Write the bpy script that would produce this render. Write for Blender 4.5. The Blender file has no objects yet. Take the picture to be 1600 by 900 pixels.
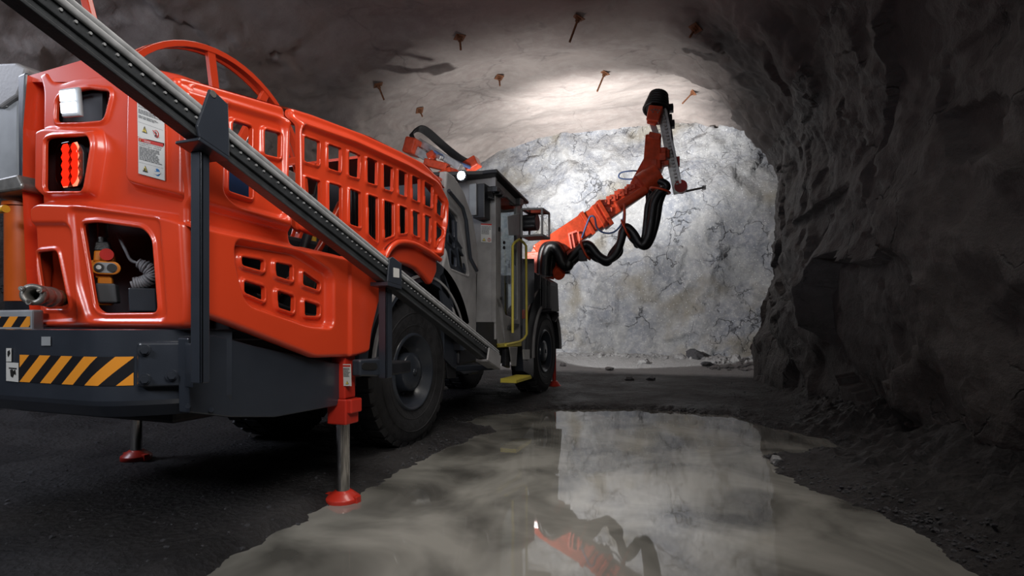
import bpy, math, random
import numpy as np
from mathutils import Vector, Matrix, noise
from mathutils.bvhtree import BVHTree
random.seed(7); rng = np.random.default_rng(7)
sc = bpy.context.scene; C = sc.collection
# ---------------------------------------------------------------- camera, world, light
# axes: x = across the tunnel (right +), y = along the tunnel towards the face, z = up, metres
F = 850.0; HY = 508.0; CAM = Vector((2.268, -3.887, 0.975)); PSI = math.radians(20.05)
SN, CS = math.sin(PSI), math.cos(PSI)
cam = bpy.data.objects.new('camera', bpy.data.cameras.new('camera')); C.objects.link(cam)
cam.location = CAM; cam.rotation_euler = (math.pi/2, 0, PSI)
cam.data.sensor_width = 36; cam.data.lens = 36*F/1600; cam.data.shift_y = (HY-450)/1600
cam.data.clip_start = 0.02
sc.camera = cam
sc.view_settings.view_transform = 'Standard'; sc.view_settings.look = 'None'
sc.view_settings.gamma = 1; sc.view_settings.use_curve_mapping = False
sc.view_settings.exposure = 0.0
w = bpy.data.worlds.new('world'); sc.world = w; w.use_nodes = True
w.node_tree.nodes['Background'].inputs[0].default_value = (.75, .8, 1, 1)
w.node_tree.nodes['Background'].inputs[1].default_value = 0.004
def aim(o, d): o.rotation_euler = Vector(d).to_track_quat('-Z', 'Y').to_euler()
def light(name, kind, loc, d, energy, color=(1, 1, 1), **kw):
    l = bpy.data.lights.new(name, kind); l.energy = energy; l.color = color
    for k, v in kw.items(): setattr(l, k, v)
    o = bpy.data.objects.new(name, l); C.objects.link(o); o.location = loc; aim(o, d); return o
# the rig's front work lamps that flood the face (yaw to the right of the tunnel axis, pitch up, cone)
for loc, yaw, pit, e, an, bl in (((-.9, 4.75, 1.72), 16, 6, 640, 68, .05), ((-.9, 4.75, 1.72), -30, 6, 420, 68, .05), ((-.9, 2.62, 2.72), 7, 17.5, 1700, 46, .85), ((-.9, 4.75, 1.72), 14, 41, 2600, 66, .95), ((-.9, 4.75, 1.72), -16, 38, 900, 56, .95), ((-.9, 4.75, 1.72), 0, 54, 420, 125, 1.0),
                                 ((-.75, 2.85, 2.62), 10, 8, 230, 66, .1), ((-.75, 2.85, 2.62), -20, 20, 60, 80, .3)):
    a, p = math.radians(yaw), math.radians(pit)
    light('front_work_light', 'SPOT', loc, (math.sin(a)*math.cos(p), math.cos(a)*math.cos(p), math.sin(p)), e, (1, .985, .97),
          spot_size=math.radians(an), spot_blend=bl, shadow_soft_size=.05)
# unseen soft area lights added off frame to brighten rig, water and ground
light('fill_light_right', 'AREA', (2.35, -3.7, 3.0), (-.9, 1.0, -.55), 27, (1, .96, .92), shape='RECTANGLE', size=1.3, size_y=1.3, spread=1.7)
light('fill_light_top', 'AREA', (1.5, -.8, 4.7), (-.1, 0, -1), 34, (1, .95, .88), shape='RECTANGLE', size=1.2, size_y=3.0, spread=1.5)
light('fill_light_rear', 'AREA', (-.6, -6.2, 3.2), (-.02, 1, -.42), 22, (.9, .93, 1), shape='RECTANGLE', size=1.8, size_y=.8, spread=1.5)
light('fill_light_left', 'AREA', (-3.9, -2.8, 3.6), (.05, .8, -1), 85, (.8, .85, 1), shape='RECTANGLE', size=1.5, size_y=1.5)

# ---------------------------------------------------------------- pixel rays used to take measurements from the photograph
def ray(x, y):
    a = (x-800)/F
    return Vector((a*CS-SN, a*SN+CS, -(y-HY)/F))
def onx(x, y, v):           # point on the plane x = v
    d = ray(x, y); return CAM+d*((v-CAM.x)/d.x)
def ony(x, y, u):           # point on the plane y = u
    d = ray(x, y); return CAM+d*((u-CAM.y)/d.y)
def onz(x, y, z):
    d = ray(x, y); return CAM+d*((z-CAM.z)/d.z)
# ---------------------------------------------------------------- materials
def nt(name):
    m = bpy.data.materials.new(name); m.use_nodes = True; t = m.node_tree
    b = t.nodes['Principled BSDF']; return m, t, b
def N(t, k, **kw):
    n = t.nodes.new(k)
    for a, v in kw.items():
        if a in n.inputs.keys(): n.inputs[a].default_value = v
        else: setattr(n, a, v)
    return n
def ramp(t, fac, stops):
    r = t.nodes.new('ShaderNodeValToRGB'); e = r.color_ramp.elements
    while len(e) < len(stops): e.new(.5)
    for q, (p, c) in zip(e, stops):
        q.position = p; q.color = (c, c, c, 1) if not hasattr(c, '__len__') else (*c, 1)
    t.links.new(fac, r.inputs[0]); return r.outputs[0]
def mix(t, a, b, f, mode='MIX'):
    m = t.nodes.new('ShaderNodeMix'); m.data_type = 'RGBA'; m.blend_type = mode
    for s, i in ((f, 0), (a, 6), (b, 7)):
        if hasattr(s, 'links') or hasattr(s, 'is_linked'): t.links.new(s, m.inputs[i])
        elif hasattr(s, '__len__'): m.inputs[i].default_value = (*s, 1)
        else: m.inputs[i].default_value = s
    return m.outputs[2]
def M(name, col, rough=.5, metal=0, coat=0, noise_amt=.12, nscale=9, bump=0, bscale=60, spec=.5):
    m, t, b = nt(name)
    tc = N(t, 'ShaderNodeTexCoord'); nz = N(t, 'ShaderNodeTexNoise', Scale=nscale, Detail=5.0)
    t.links.new(tc.outputs['Object'], nz.inputs['Vector'])
    f = ramp(t, nz.outputs[0], [(.3, 1-noise_amt), (.7, 1)])
    t.links.new(mix(t, (0, 0, 0), col, f), b.inputs['Base Color'])
    r = N(t, 'ShaderNodeMapRange'); t.links.new(nz.outputs[0], r.inputs[0])
    r.inputs[3].default_value = rough*.85; r.inputs[4].default_value = min(1, rough*1.2)
    t.links.new(r.outputs[0], b.inputs['Roughness'])
    b.inputs['Metallic'].default_value = metal; b.inputs['Coat Weight'].default_value = coat
    b.inputs['Coat Roughness'].default_value = .12; b.inputs['Specular IOR Level'].default_value = spec
    if bump:
        n2 = N(t, 'ShaderNodeTexNoise', Scale=bscale, Detail=4.0); t.links.new(tc.outputs['Object'], n2.inputs['Vector'])
        bp = N(t, 'ShaderNodeBump', Strength=bump, Distance=.01); t.links.new(n2.outputs[0], bp.inputs['Height'])
        t.links.new(bp.outputs[0], b.inputs['Normal'])
    return m
def emis(name, col, s):
    m, t, b = nt(name); b.inputs['Base Color'].default_value = (*[min(.8, c) for c in col], 1)
    b.inputs['Emission Color'].default_value = (*col, 1); b.inputs['Emission Strength'].default_value = s; return m
m_or = M('orange_paint', (.72, .060, .018), .30, coat=.5, noise_amt=.06, nscale=3)
m_orb = M('orange_boom_paint', (.80, .085, .025), .42, coat=.2, noise_amt=.35, nscale=14, bump=.3, bscale=30)
m_red = M('red_jack_paint', (.55, .03, .015), .4, coat=.3)
m_dk = M('dark_slate_paint', (.030, .036, .048), .32, coat=.35, noise_amt=.1, bump=.05, bscale=200)
m_blk = M('black_steel', (.014, .015, .019), .42, noise_amt=.3)
m_hose = M('black_rubber_hose', (.012, .012, .013), .36, noise_amt=.3, bump=.35, bscale=90)
m_tire = M('worn_tyre_rubber', (.030, .030, .033), .55, noise_amt=.5, nscale=14, bump=.35, bscale=40)
m_gry = M('grey_cab_paint', (.33, .325, .33), .45, noise_amt=.35, nscale=6, bump=.08)
m_lgry = M('light_grey_paint', (.32, .34, .36), .4, noise_amt=.25)
m_rail = M('rail_coating', (.050, .054, .058), .36, noise_amt=.35, nscale=18, bump=.15, bscale=90)
m_tube = M('rail_tube_steel', (.42, .43, .44), .32, metal=.1, noise_amt=.35, nscale=22)
m_chr = M('chrome', (.72, .70, .68), .10, metal=1, noise_amt=.08)
m_alu = M('worn_aluminium', (.62, .62, .62), .35, metal=.6, noise_amt=.3, nscale=20)
m_stl = M('dull_steel', (.32, .31, .29), .42, metal=.7, noise_amt=.35, nscale=20)
m_yel = M('yellow_paint', (.62, .52, .08), .45)
m_amb = M('amber_plastic', (.80, .25, .02), .32, coat=.3)
m_ambd = M('amber_cylinder_paint', (.55, .10, .012), .3, coat=.5)
m_blue = M('blue_reel_paint', (.012, .035, .10), .4)
m_bhose = M('blue_hose', (.10, .17, .38), .4)
m_yhose = M('yellow_hose', (.75, .42, .03), .4)
m_cord = M('grey_cord', (.24, .24, .26), .5)
m_rust = M('rusty_steel', (.27, .105, .045), .7, noise_amt=.5, nscale=30, bump=.3)
m_wht = M('sticker_white', (.62, .62, .60), .4, noise_amt=.05)
m_sred = M('sticker_red', (.50, .03, .02), .4, noise_amt=.05)
m_sblk = M('sticker_black', (.015, .015, .015), .5, noise_amt=.05)
m_syel = M('sticker_yellow', (.70, .55, .10), .4, noise_amt=.05)
m_sblue = M('sticker_blue', (.02, .16, .42), .4, noise_amt=.05)
m_redb = M('red_button', (.50, .02, .015), .3, coat=.4)
m_lamp = emis('lamp_white', (.86, .92, 1), 2.2); m_lampc = emis('lamp_bright', (.9, .95, 1), 30)
m_tail = emis('tail_led', (1, .22, .12), 1.5)
def glass(name, col, rough=.02, alpha=.2):
    m, t, b = nt(name); tr = N(t, 'ShaderNodeBsdfTransparent'); tr.inputs[0].default_value = (*col, 1)
    gl = N(t, 'ShaderNodeBsdfGlossy', Roughness=rough); mx = N(t, 'ShaderNodeMixShader')
    fr = N(t, 'ShaderNodeFresnel', IOR=1.45); ge = N(t, 'ShaderNodeNewGeometry'); iv = N(t, 'ShaderNodeMath', operation='SUBTRACT'); iv.inputs[0].default_value = 1
    t.links.new(ge.outputs['Backfacing'], iv.inputs[1]); ml = N(t, 'ShaderNodeMath', operation='MULTIPLY'); t.links.new(iv.outputs[0], ml.inputs[0]); t.links.new(fr.outputs[0], ml.inputs[1]); t.links.new(ml.outputs[0], mx.inputs[0])
    t.links.new(tr.outputs[0], mx.inputs[1]); t.links.new(gl.outputs[0], mx.inputs[2])
    t.links.new(mx.outputs[0], t.nodes['Material Output'].inputs[0]); return m
m_glass = glass('clear_glass', (.82, .85, .86)); m_rlens = glass('red_lens', (1, .30, .22))
# hazard stripes: uv.x = metres along the strip, uv.y = metres up
def stripes(name, period, slope):
    m, t, b = nt(name); uv = N(t, 'ShaderNodeUVMap'); sx = N(t, 'ShaderNodeSeparateXYZ'); t.links.new(uv.outputs[0], sx.inputs[0])
    a = N(t, 'ShaderNodeMath', operation='MULTIPLY'); t.links.new(sx.outputs[1], a.inputs[0]); a.inputs[1].default_value = slope
    s = N(t, 'ShaderNodeMath', operation='SUBTRACT'); t.links.new(sx.outputs[0], s.inputs[0]); t.links.new(a.outputs[0], s.inputs[1])
    d = N(t, 'ShaderNodeMath', operation='DIVIDE'); t.links.new(s.outputs[0], d.inputs[0]); d.inputs[1].default_value = period
    f = N(t, 'ShaderNodeMath', operation='FLOORED_MODULO'); t.links.new(d.outputs[0], f.inputs[0]); f.inputs[1].default_value = 1
    g = N(t, 'ShaderNodeMath', operation='GREATER_THAN'); t.links.new(f.outputs[0], g.inputs[0]); g.inputs[1].default_value = .5
    t.links.new(mix(t, (.012, .012, .015), (.85, .32, .03), g.outputs[0]), b.inputs['Base Color']); b.inputs['Roughness'].default_value = .38
    return m
m_str = stripes('hazard_stripes', .138, 1.17)
# rock
def rock(name, c1, c2, c3, scale=1.0, rough=.8, bump=.5, spark=0, cracks=.5, stain=None, spec=.5, right_tone=None):
    m, t, b = nt(name); tc = N(t, 'ShaderNodeTexCoord'); O = tc.outputs['Object']
    n1 = N(t, 'ShaderNodeTexNoise', Scale=.8*scale, Detail=9.0, Roughness=.62, Distortion=.6)
    n2 = N(t, 'ShaderNodeTexNoise', Scale=7*scale, Detail=9.0, Roughness=.7)
    v1 = N(t, 'ShaderNodeTexVoronoi', feature='DISTANCE_TO_EDGE', Scale=.75*scale)
    for n in (n1, n2): t.links.new(O, n.inputs['Vector'])
    dist = N(t, 'ShaderNodeTexNoise', Scale=1.6*scale, Detail=6.0); t.links.new(O, dist.inputs['Vector'])
    va = N(t, 'ShaderNodeVectorMath', operation='MULTIPLY_ADD'); t.links.new(dist.outputs['Color'], va.inputs[0])
    va.inputs[1].default_value = (1.1, 1.1, 1.1); t.links.new(O, va.inputs[2]); t.links.new(va.outputs[0], v1.inputs['Vector'])
    col = mix(t, c1, c2, ramp(t, n1.outputs[0], [(.36, 0), (.62, 1)]))
    col = mix(t, col, c3, ramp(t, n2.outputs[0], [(.45, 0), (.75, .8)]))
    if stain:
        ns = N(t, 'ShaderNodeTexNoise', Scale=.9, Detail=4.0); mp = N(t, 'ShaderNodeMapping'); mp.inputs[1].default_value = (3, 7, 1)
        t.links.new(O, mp.inputs[0]); t.links.new(mp.outputs[0], ns.inputs['Vector'])
        col = mix(t, col, stain, ramp(t, ns.outputs[0], [(.54, 0), (.67, .6)]))
    if right_tone:  # colour changes to this second tone towards the right, edge broken by noise
        sx = N(t, 'ShaderNodeSeparateXYZ'); t.links.new(O, sx.inputs[0])
        pr = N(t, 'ShaderNodeMath', operation='MULTIPLY_ADD'); t.links.new(n1.outputs[0], pr.inputs[0]); pr.inputs[1].default_value = 2.4; t.links.new(sx.outputs[0], pr.inputs[2])
        mr = N(t, 'ShaderNodeMapRange'); t.links.new(pr.outputs[0], mr.inputs[0]); mr.inputs[1].default_value = 2.9; mr.inputs[2].default_value = 4.0
        col = mix(t, col, right_tone, mr.outputs[0])
    ck = ramp(t, v1.outputs['Distance'], [(0, 0), (.018, 1)])
    msk = ramp(t, n1.outputs[0], [(.42, cracks), (.55, 0)])
    inv = N(t, 'ShaderNodeMath', operation='SUBTRACT'); inv.inputs[0].default_value = 1; t.links.new(ck, inv.inputs[1])
    mu = N(t, 'ShaderNodeMath', operation='MULTIPLY'); t.links.new(inv.outputs[0], mu.inputs[0]); t.links.new(msk, mu.inputs[1])
    col = mix(t, col, (.012, .012, .014), mu.outputs[0])
    if spark:
        vs = N(t, 'ShaderNodeTexVoronoi', Scale=14.0); t.links.new(O, vs.inputs['Vector'])
        sp = ramp(t, vs.outputs['Distance'], [(.07, 1), (.16, 0)])
        m2 = N(t, 'ShaderNodeMath', operation='MULTIPLY'); t.links.new(sp, m2.inputs[0]); m2.inputs[1].default_value = spark
        col = mix(t, col, (.85, .87, .9), m2.outputs[0])
    t.links.new(col, b.inputs['Base Color'])
    b.inputs['Roughness'].default_value = rough; b.inputs['Specular IOR Level'].default_value = spec
    ad = N(t, 'ShaderNodeMath', operation='MULTIPLY_ADD'); t.links.new(n2.outputs[0], ad.inputs[0]); ad.inputs[1].default_value = .6
    t.links.new(n1.outputs[0], ad.inputs[2])
    a2 = N(t, 'ShaderNodeMath', operation='MULTIPLY_ADD'); t.links.new(mu.outputs[0], a2.inputs[0]); a2.inputs[1].default_value = -.7; t.links.new(ad.outputs[0], a2.inputs[2])
    bp = N(t, 'ShaderNodeBump', Strength=bump, Distance=.12); t.links.new(a2.outputs[0], bp.inputs['Height'])
    t.links.new(bp.outputs[0], b.inputs['Normal'])
    return m
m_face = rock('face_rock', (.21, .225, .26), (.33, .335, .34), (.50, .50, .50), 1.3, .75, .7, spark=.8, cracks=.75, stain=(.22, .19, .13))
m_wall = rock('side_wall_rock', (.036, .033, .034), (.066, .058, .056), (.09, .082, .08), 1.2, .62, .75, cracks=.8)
m_ceil = rock('ceiling_rock', (.34, .29, .27), (.46, .40, .37), (.50, .46, .43), .7, .85, .28, cracks=.3, right_tone=(.07, .06, .058))
m_stone = rock('stone_rock', (.22, .22, .23), (.34, .34, .34), (.45, .45, .45), 3, .8, .5, cracks=.2)
m_grav = rock('wet_gravel', (.035, .036, .042), (.06, .06, .066), (.10, .10, .11), 4, .42, .6, cracks=0)
def floor_mat():
    m, t, b = nt('mine_floor'); tc = N(t, 'ShaderNodeTexCoord'); O = tc.outputs['Object']
    n1 = N(t, 'ShaderNodeTexNoise', Scale=1.2, Detail=10.0, Roughness=.65); n2 = N(t, 'ShaderNodeTexNoise', Scale=24.0, Detail=8.0, Roughness=.75)
    vo = N(t, 'ShaderNodeTexVoronoi', Scale=34.0)
    for n in (n1, n2, vo): t.links.new(O, n.inputs['Vector'])
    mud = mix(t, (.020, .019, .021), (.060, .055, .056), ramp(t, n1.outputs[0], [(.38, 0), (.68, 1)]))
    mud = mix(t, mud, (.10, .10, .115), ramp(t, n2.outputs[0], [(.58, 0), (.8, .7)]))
    far_tone = mix(t, (.36, .36, .37), (.52, .52, .52), n2.outputs[0])
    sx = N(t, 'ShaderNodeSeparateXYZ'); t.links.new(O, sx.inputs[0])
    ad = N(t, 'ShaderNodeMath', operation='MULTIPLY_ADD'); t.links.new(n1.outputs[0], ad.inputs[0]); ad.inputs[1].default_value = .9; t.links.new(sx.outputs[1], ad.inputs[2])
    mr = N(t, 'ShaderNodeMapRange'); t.links.new(ad.outputs[0], mr.inputs[0]); mr.inputs[1].default_value = 7.35; mr.inputs[2].default_value = 7.85  # floor blends from dark mud to a pale tone further along the tunnel
    t.links.new(mix(t, mud, far_tone, mr.outputs[0]), b.inputs['Base Color'])
    t.links.new(ramp(t, n1.outputs[0], [(.35, .38), (.65, .8)]), b.inputs['Roughness'])
    hh = N(t, 'ShaderNodeMath', operation='MULTIPLY_ADD'); t.links.new(vo.outputs['Distance'], hh.inputs[0]); hh.inputs[1].default_value = .5; t.links.new(n2.outputs[0], hh.inputs[2])
    bp = N(t, 'ShaderNodeBump', Strength=1.0, Distance=.045); t.links.new(hh.outputs[0], bp.inputs['Height']); t.links.new(bp.outputs[0], b.inputs['Normal'])
    return m
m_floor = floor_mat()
def water_mat():
    m, t, b = nt('milky_water'); tc = N(t, 'ShaderNodeTexCoord'); O = tc.outputs['Object']
    n1 = N(t, 'ShaderNodeTexNoise', Scale=1.5, Detail=4.0, Roughness=.5, Distortion=.5); n2 = N(t, 'ShaderNodeTexNoise', Scale=2.2, Detail=2.0)
    t.links.new(O, n1.inputs['Vector']); t.links.new(O, n2.inputs['Vector'])
    t.links.new(mix(t, (.07, .068, .062), (.27, .263, .238), ramp(t, n1.outputs[0], [(.36, 0), (.62, 1)])), b.inputs['Base Color'])
    b.inputs['Roughness'].default_value = .03; b.inputs['IOR'].default_value = 1.6
    bp = N(t, 'ShaderNodeBump', Strength=.04, Distance=.03); t.links.new(n2.outputs[0], bp.inputs['Height']); t.links.new(bp.outputs[0], b.inputs['Normal'])
    return m
m_water = water_mat()
# ---------------------------------------------------------------- mesh helpers
def T(o, label=None, cat=None, group=None, kind=None):
    for k, v in (('label', label), ('category', cat), ('group', group), ('kind', kind)):
        if v: o[k] = v
    return o
def empty(name, loc=(0, 0, 0), parent=None):
    o = bpy.data.objects.new(name, None); C.objects.link(o); o.location = loc; o.parent = parent; return o
def rot(d):
    return Vector(d).to_track_quat('Z', 'Y').to_matrix()
class MB:
    def __init__(s): s.v = []; s.f = []; s.m = []; s.sm = []
    def add(s, vs, fs, mi=0, smooth=False):
        k = len(s.v); s.v += [tuple(p) for p in vs]; s.f += [[i+k for i in f] for f in fs]
        s.m += [mi]*len(fs); s.sm += [smooth]*len(fs); return s
    def box(s, a, b, mi=0):
        x0, y0, z0 = [min(p, q) for p, q in zip(a, b)]; x1, y1, z1 = [max(p, q) for p, q in zip(a, b)]
        return s.add([(x0, y0, z0), (x1, y0, z0), (x1, y1, z0), (x0, y1, z0), (x0, y0, z1), (x1, y0, z1), (x1, y1, z1), (x0, y1, z1)],
              [(0, 3, 2, 1), (4, 5, 6, 7), (0, 1, 5, 4), (1, 2, 6, 5), (2, 3, 7, 6), (3, 0, 4, 7)], mi)
    def prism(s, pts, off, mi=0):       # polygon (3d points) extruded by off
        n = len(pts); o = Vector(off); P = [Vector(p) for p in pts]
        nm = Vector((0, 0, 0))
        for i in range(n): nm += (P[i]-P[0]).cross(P[(i+1) % n]-P[0])
        if nm.dot(o) > 0: P.reverse()
        return s.add(P+[p+o for p in P], [tuple(range(n)), tuple(range(2*n-1, n-1, -1))]+[(i, i+n, (i+1) % n+n, (i+1) % n)[::1] for i in range(n)], mi)
    def bar(s, a, b, w, h, up=(0, 0, 1), mi=0, w2=None, h2=None):   # box beam between two points
        a, b = Vector(a), Vector(b); d = (b-a).normalized(); sd = d.cross(Vector(up)); sd = (sd if sd.length > .05 else d.cross(Vector((0, 1, 0)))).normalized(); u = sd.cross(d)
        w2 = w2 or w; h2 = h2 or h; q = []
        for p, ww, hh in ((a, w, h), (b, w2, h2)):
            q += [p-sd*ww/2-u*hh/2, p+sd*ww/2-u*hh/2, p+sd*ww/2+u*hh/2, p-sd*ww/2+u*hh/2]
        return s.add(q, [(0, 1, 2, 3), (7, 6, 5, 4), (0, 4, 5, 1), (1, 5, 6, 2), (2, 6, 7, 3), (3, 7, 4, 0)], mi)
    def cyl(s, a, b, r, r2=None, n=20, mi=0, cap=True):
        a, b = Vector(a), Vector(b); r2 = r if r2 is None else r2; R = rot(b-a); k = len(s.v)
        q = [p+R@Vector((rr*math.cos(t*math.tau/n), rr*math.sin(t*math.tau/n), 0)) for p, rr in ((a, r), (b, r2)) for t in range(n)]
        s.add(q, [(i, (i+1) % n, (i+1) % n+n, i+n) for i in range(n)], mi, True)
        if cap: s.add(q, [tuple(range(n-1, -1, -1)), tuple(range(n, 2*n))], mi)
        return s
    def tube(s, pts, r, n=8, mi=0, closed=False):
        P = [Vector(p) for p in pts]; L = len(P); q = []; prev = None
        for i, p in enumerate(P):
            t = (P[(i+1) % L]-P[i-1]) if closed else (P[min(i+1, L-1)]-P[max(i-1, 0)]); t.normalize()
            if prev is None: prev = t.orthogonal().normalized()
            prev = (prev-t*prev.dot(t)).normalized(); bn = t.cross(prev)
            rr = r[i] if hasattr(r, '__len__') else r
            q += [p+prev*rr*math.cos(j*math.tau/n)+bn*rr*math.sin(j*math.tau/n) for j in range(n)]
        fs = []
        for i in range(L if closed else L-1):
            i2 = (i+1) % L; fs += [(i*n+j, i*n+(j+1) % n, i2*n+(j+1) % n, i2*n+j) for j in range(n)]
        s.add(q, fs, mi, True)
        if not closed: s.add(q, [tuple(range(n-1, -1, -1)), tuple(range((L-1)*n, L*n))], mi)
        return s
    def lathe(s, c, ax, prof, n=48, mi=0):  # prof: (radius, along)
        c = Vector(c); R = rot(ax); q = []
        for r, z in prof: q += [c+R@Vector((r*math.cos(j*math.tau/n), r*math.sin(j*math.tau/n), z)) for j in range(n)]
        fs = [(i*n+j, i*n+(j+1) % n, (i+1)*n+(j+1) % n, (i+1)*n+j) for i in range(len(prof)-1) for j in range(n)]
        return s.add(q, fs, mi, True)
    def build(s, name, mats, parent=None, bevel=0, seg=2):
        me = bpy.data.meshes.new(name); me.from_pydata(s.v, [], s.f)
        for m in (mats if isinstance(mats, (list, tuple)) else [mats]): me.materials.append(m)
        me.polygons.foreach_set('material_index', s.m); me.polygons.foreach_set('use_smooth', s.sm); me.update()
        o = bpy.data.objects.new(name, me); C.objects.link(o); o.parent = parent
        if bevel:
            bm = o.modifiers.new('bevel', 'BEVEL'); bm.width = bevel; bm.segments = seg; bm.limit_method = 'ANGLE'; bm.angle_limit = .6; bm.harden_normals = False
        return o
def spline(pts, k=8):           # Catmull-Rom
    P = [Vector(p) for p in pts]; P = [P[0]*2-P[1]]+P+[P[-1]*2-P[-2]]; out = []
    for i in range(1, len(P)-2):
        a, b, c, d = P[i-1:i+3]
        for j in range(k):
            t = j/k; out.append(.5*((2*b)+(c-a)*t+(2*a-5*b+4*c-d)*t*t+(3*b-a-3*c+d)*t**3))
    return out+[P[-2]]
def letters(txt, size, xal='LEFT'):
    cu = bpy.data.curves.new('t', 'FONT'); cu.body = txt; cu.size = size; cu.align_x = xal; cu.resolution_u = 2
    o = bpy.data.objects.new('t', cu); C.objects.link(o); dg = bpy.context.evaluated_depsgraph_get()
    me = bpy.data.meshes.new_from_object(o.evaluated_get(dg)); r = ([v.co.copy() for v in me.vertices], [tuple(p.vertices) for p in me.polygons])
    bpy.data.objects.remove(o); bpy.data.meshes.remove(me); return r
# ---- molded sheet with holes: an evenly meshed plate whose relief is pressed by polygons
def fillet(P, r, n=5):
    P = [np.array(p, float) for p in P]; out = []; L = len(P)
    for i in range(L):
        a, b, c = P[i-1], P[i], P[(i+1) % L]; d1 = a-b; d2 = c-b; l1 = np.linalg.norm(d1); l2 = np.linalg.norm(d2)
        rr = min(r, .45*l1, .45*l2); p1 = b+d1/l1*rr; p2 = b+d2/l2*rr
        for k in range(n+1):
            t = k/n; out.append((1-t)**2*p1+2*t*(1-t)*b+t*t*p2)
    return np.array(out)
def sdf(poly, X):
    d = np.full(len(X), 1e9); ins = np.zeros(len(X), bool); L = len(poly)
    for i in range(L):
        a = poly[i]; b = poly[(i+1) % L]; e = b-a; w_ = X-a
        ee = max(1e-12, e@e); t = np.clip((w_@e)/ee, 0, 1); q = w_-t[:, None]*e; d = np.minimum(d, (q*q).sum(1))
        c1 = X[:, 1] >= a[1]; c2 = X[:, 1] < b[1]; c3 = e[0]*w_[:, 1] > e[1]*w_[:, 0]
        ins ^= (c1 & c2 & c3) | (~c1 & ~c2 & ~c3)
    d = np.sqrt(d); return np.where(ins, -d, d)
def sst(x): x = np.clip(x, 0, 1); return x*x*(3-2*x)
def molded(name, mat, parent, frame, outline, holes=(), feats=(), res=.008, depth=.03, roll=.014, fr=.03, hr=.018, lip=(.016, .004, .012)):
    out = fillet(outline, fr); hs = [fillet(h, hr) for h in holes]
    fe = [(fillet(f[0], f[3] if len(f) > 3 else .03), f[1], f[2]) for f in feats]
    def D(X):
        d = sdf(out, X)
        for h in hs: d = np.maximum(d, -sdf(h, X))
        return d
    def Hh(X):
        d = sdf(out, X); h = np.zeros(len(X)); q = np.clip((roll+d)/max(roll, 2*res), 0, 1); h -= roll*q*q*(.6+.4*q)
        for p, a, w_ in fe: h += a*sst(-sdf(p, X)/w_+.5)
        if hs:
            dh = np.full(len(X), 1e9)
            for p in hs: dh = np.minimum(dh, sdf(p, X))
            amp, e, w_ = lip; h += amp*sst((e+w_-dh)/w_)
            k_ = max(.010, 2*res); q = np.clip((k_-dh)/k_, 0, 1); h -= .009*q*q
        return h
    lo = out.min(0)-res; hi = out.max(0)+res; nx, ny = (np.ceil((hi-lo)/res)).astype(int)+1
    X = np.stack(np.meshgrid(lo[0]+res*np.arange(nx), lo[1]+res*np.arange(ny), indexing='ij'), -1).reshape(-1, 2)
    idx = np.arange(nx*ny).reshape(nx, ny)
    Q = np.stack([idx[:-1, :-1], idx[1:, :-1], idx[1:, 1:], idx[:-1, 1:]], -1).reshape(-1, 4)
    Q = Q[D(X[Q].mean(1)) < 0]
    E_ = np.concatenate([Q[:, [i, (i+1) % 4]] for i in range(4)]); key = np.sort(E_, 1); k = key[:, 0].astype(np.int64)*nx*ny+key[:, 1]
    u, inv, cnt = np.unique(k, return_inverse=True, return_counts=True); be = E_[cnt[inv] == 1]
    bv = np.unique(be)
    for _ in range(3):
        p = X[bv]; d = D(p); e = res*.2
        g = np.stack([D(p+[e, 0])-D(p-[e, 0]), D(p+[0, e])-D(p-[0, e])], 1)/(2*e); g /= np.maximum(.5, np.linalg.norm(g, axis=1))[:, None]
        st = -(d[:, None]*g); ln = np.linalg.norm(st, axis=1); st *= np.minimum(1, res*.9/np.maximum(ln, 1e-9))[:, None]; X[bv] = p+st
    used = np.unique(Q); mp = -np.ones(nx*ny, int); mp[used] = np.arange(len(used)); Xu = X[used]; h = Hh(Xu)
    vs = [frame(a, b, c) for (a, b), c in zip(Xu.tolist(), h.tolist())]; n0 = len(vs)
    bm_ = {b: n0+i for i, b in enumerate(bv.tolist())}
    vs += [frame(X[b][0], X[b][1], float(h[mp[b]])-depth) for b in bv.tolist()]
    fs = mp[Q].tolist(); nf = len(fs); fs += [(int(mp[a]), bm_[a], bm_[b], int(mp[b])) for a, b in be.tolist()]
    me = bpy.data.meshes.new(name); me.from_pydata(vs, [], fs); me.materials.append(mat)
    me.polygons.foreach_set('use_smooth', [True]*nf+[False]*(len(fs)-nf)); me.update()
    o = bpy.data.objects.new(name, me); C.objects.link(o); o.parent = parent; return o
def side_frame(v0): return lambda a, b, h: (v0+h, a, b)
def rear_frame(u0): return lambda a, b, h: (a, u0-h, b)
def sp(px, v): return [(lambda q: (q.y, q.z))(onx(x, y, v)) for x, y in px]
def rp(px, u): return [(lambda q: (q.x, q.z))(ony(x, y, u)) for x, y in px]
def zo(px, ox, oy, k): return [(ox+x/k, oy+y/k) for x, y in px]
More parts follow.
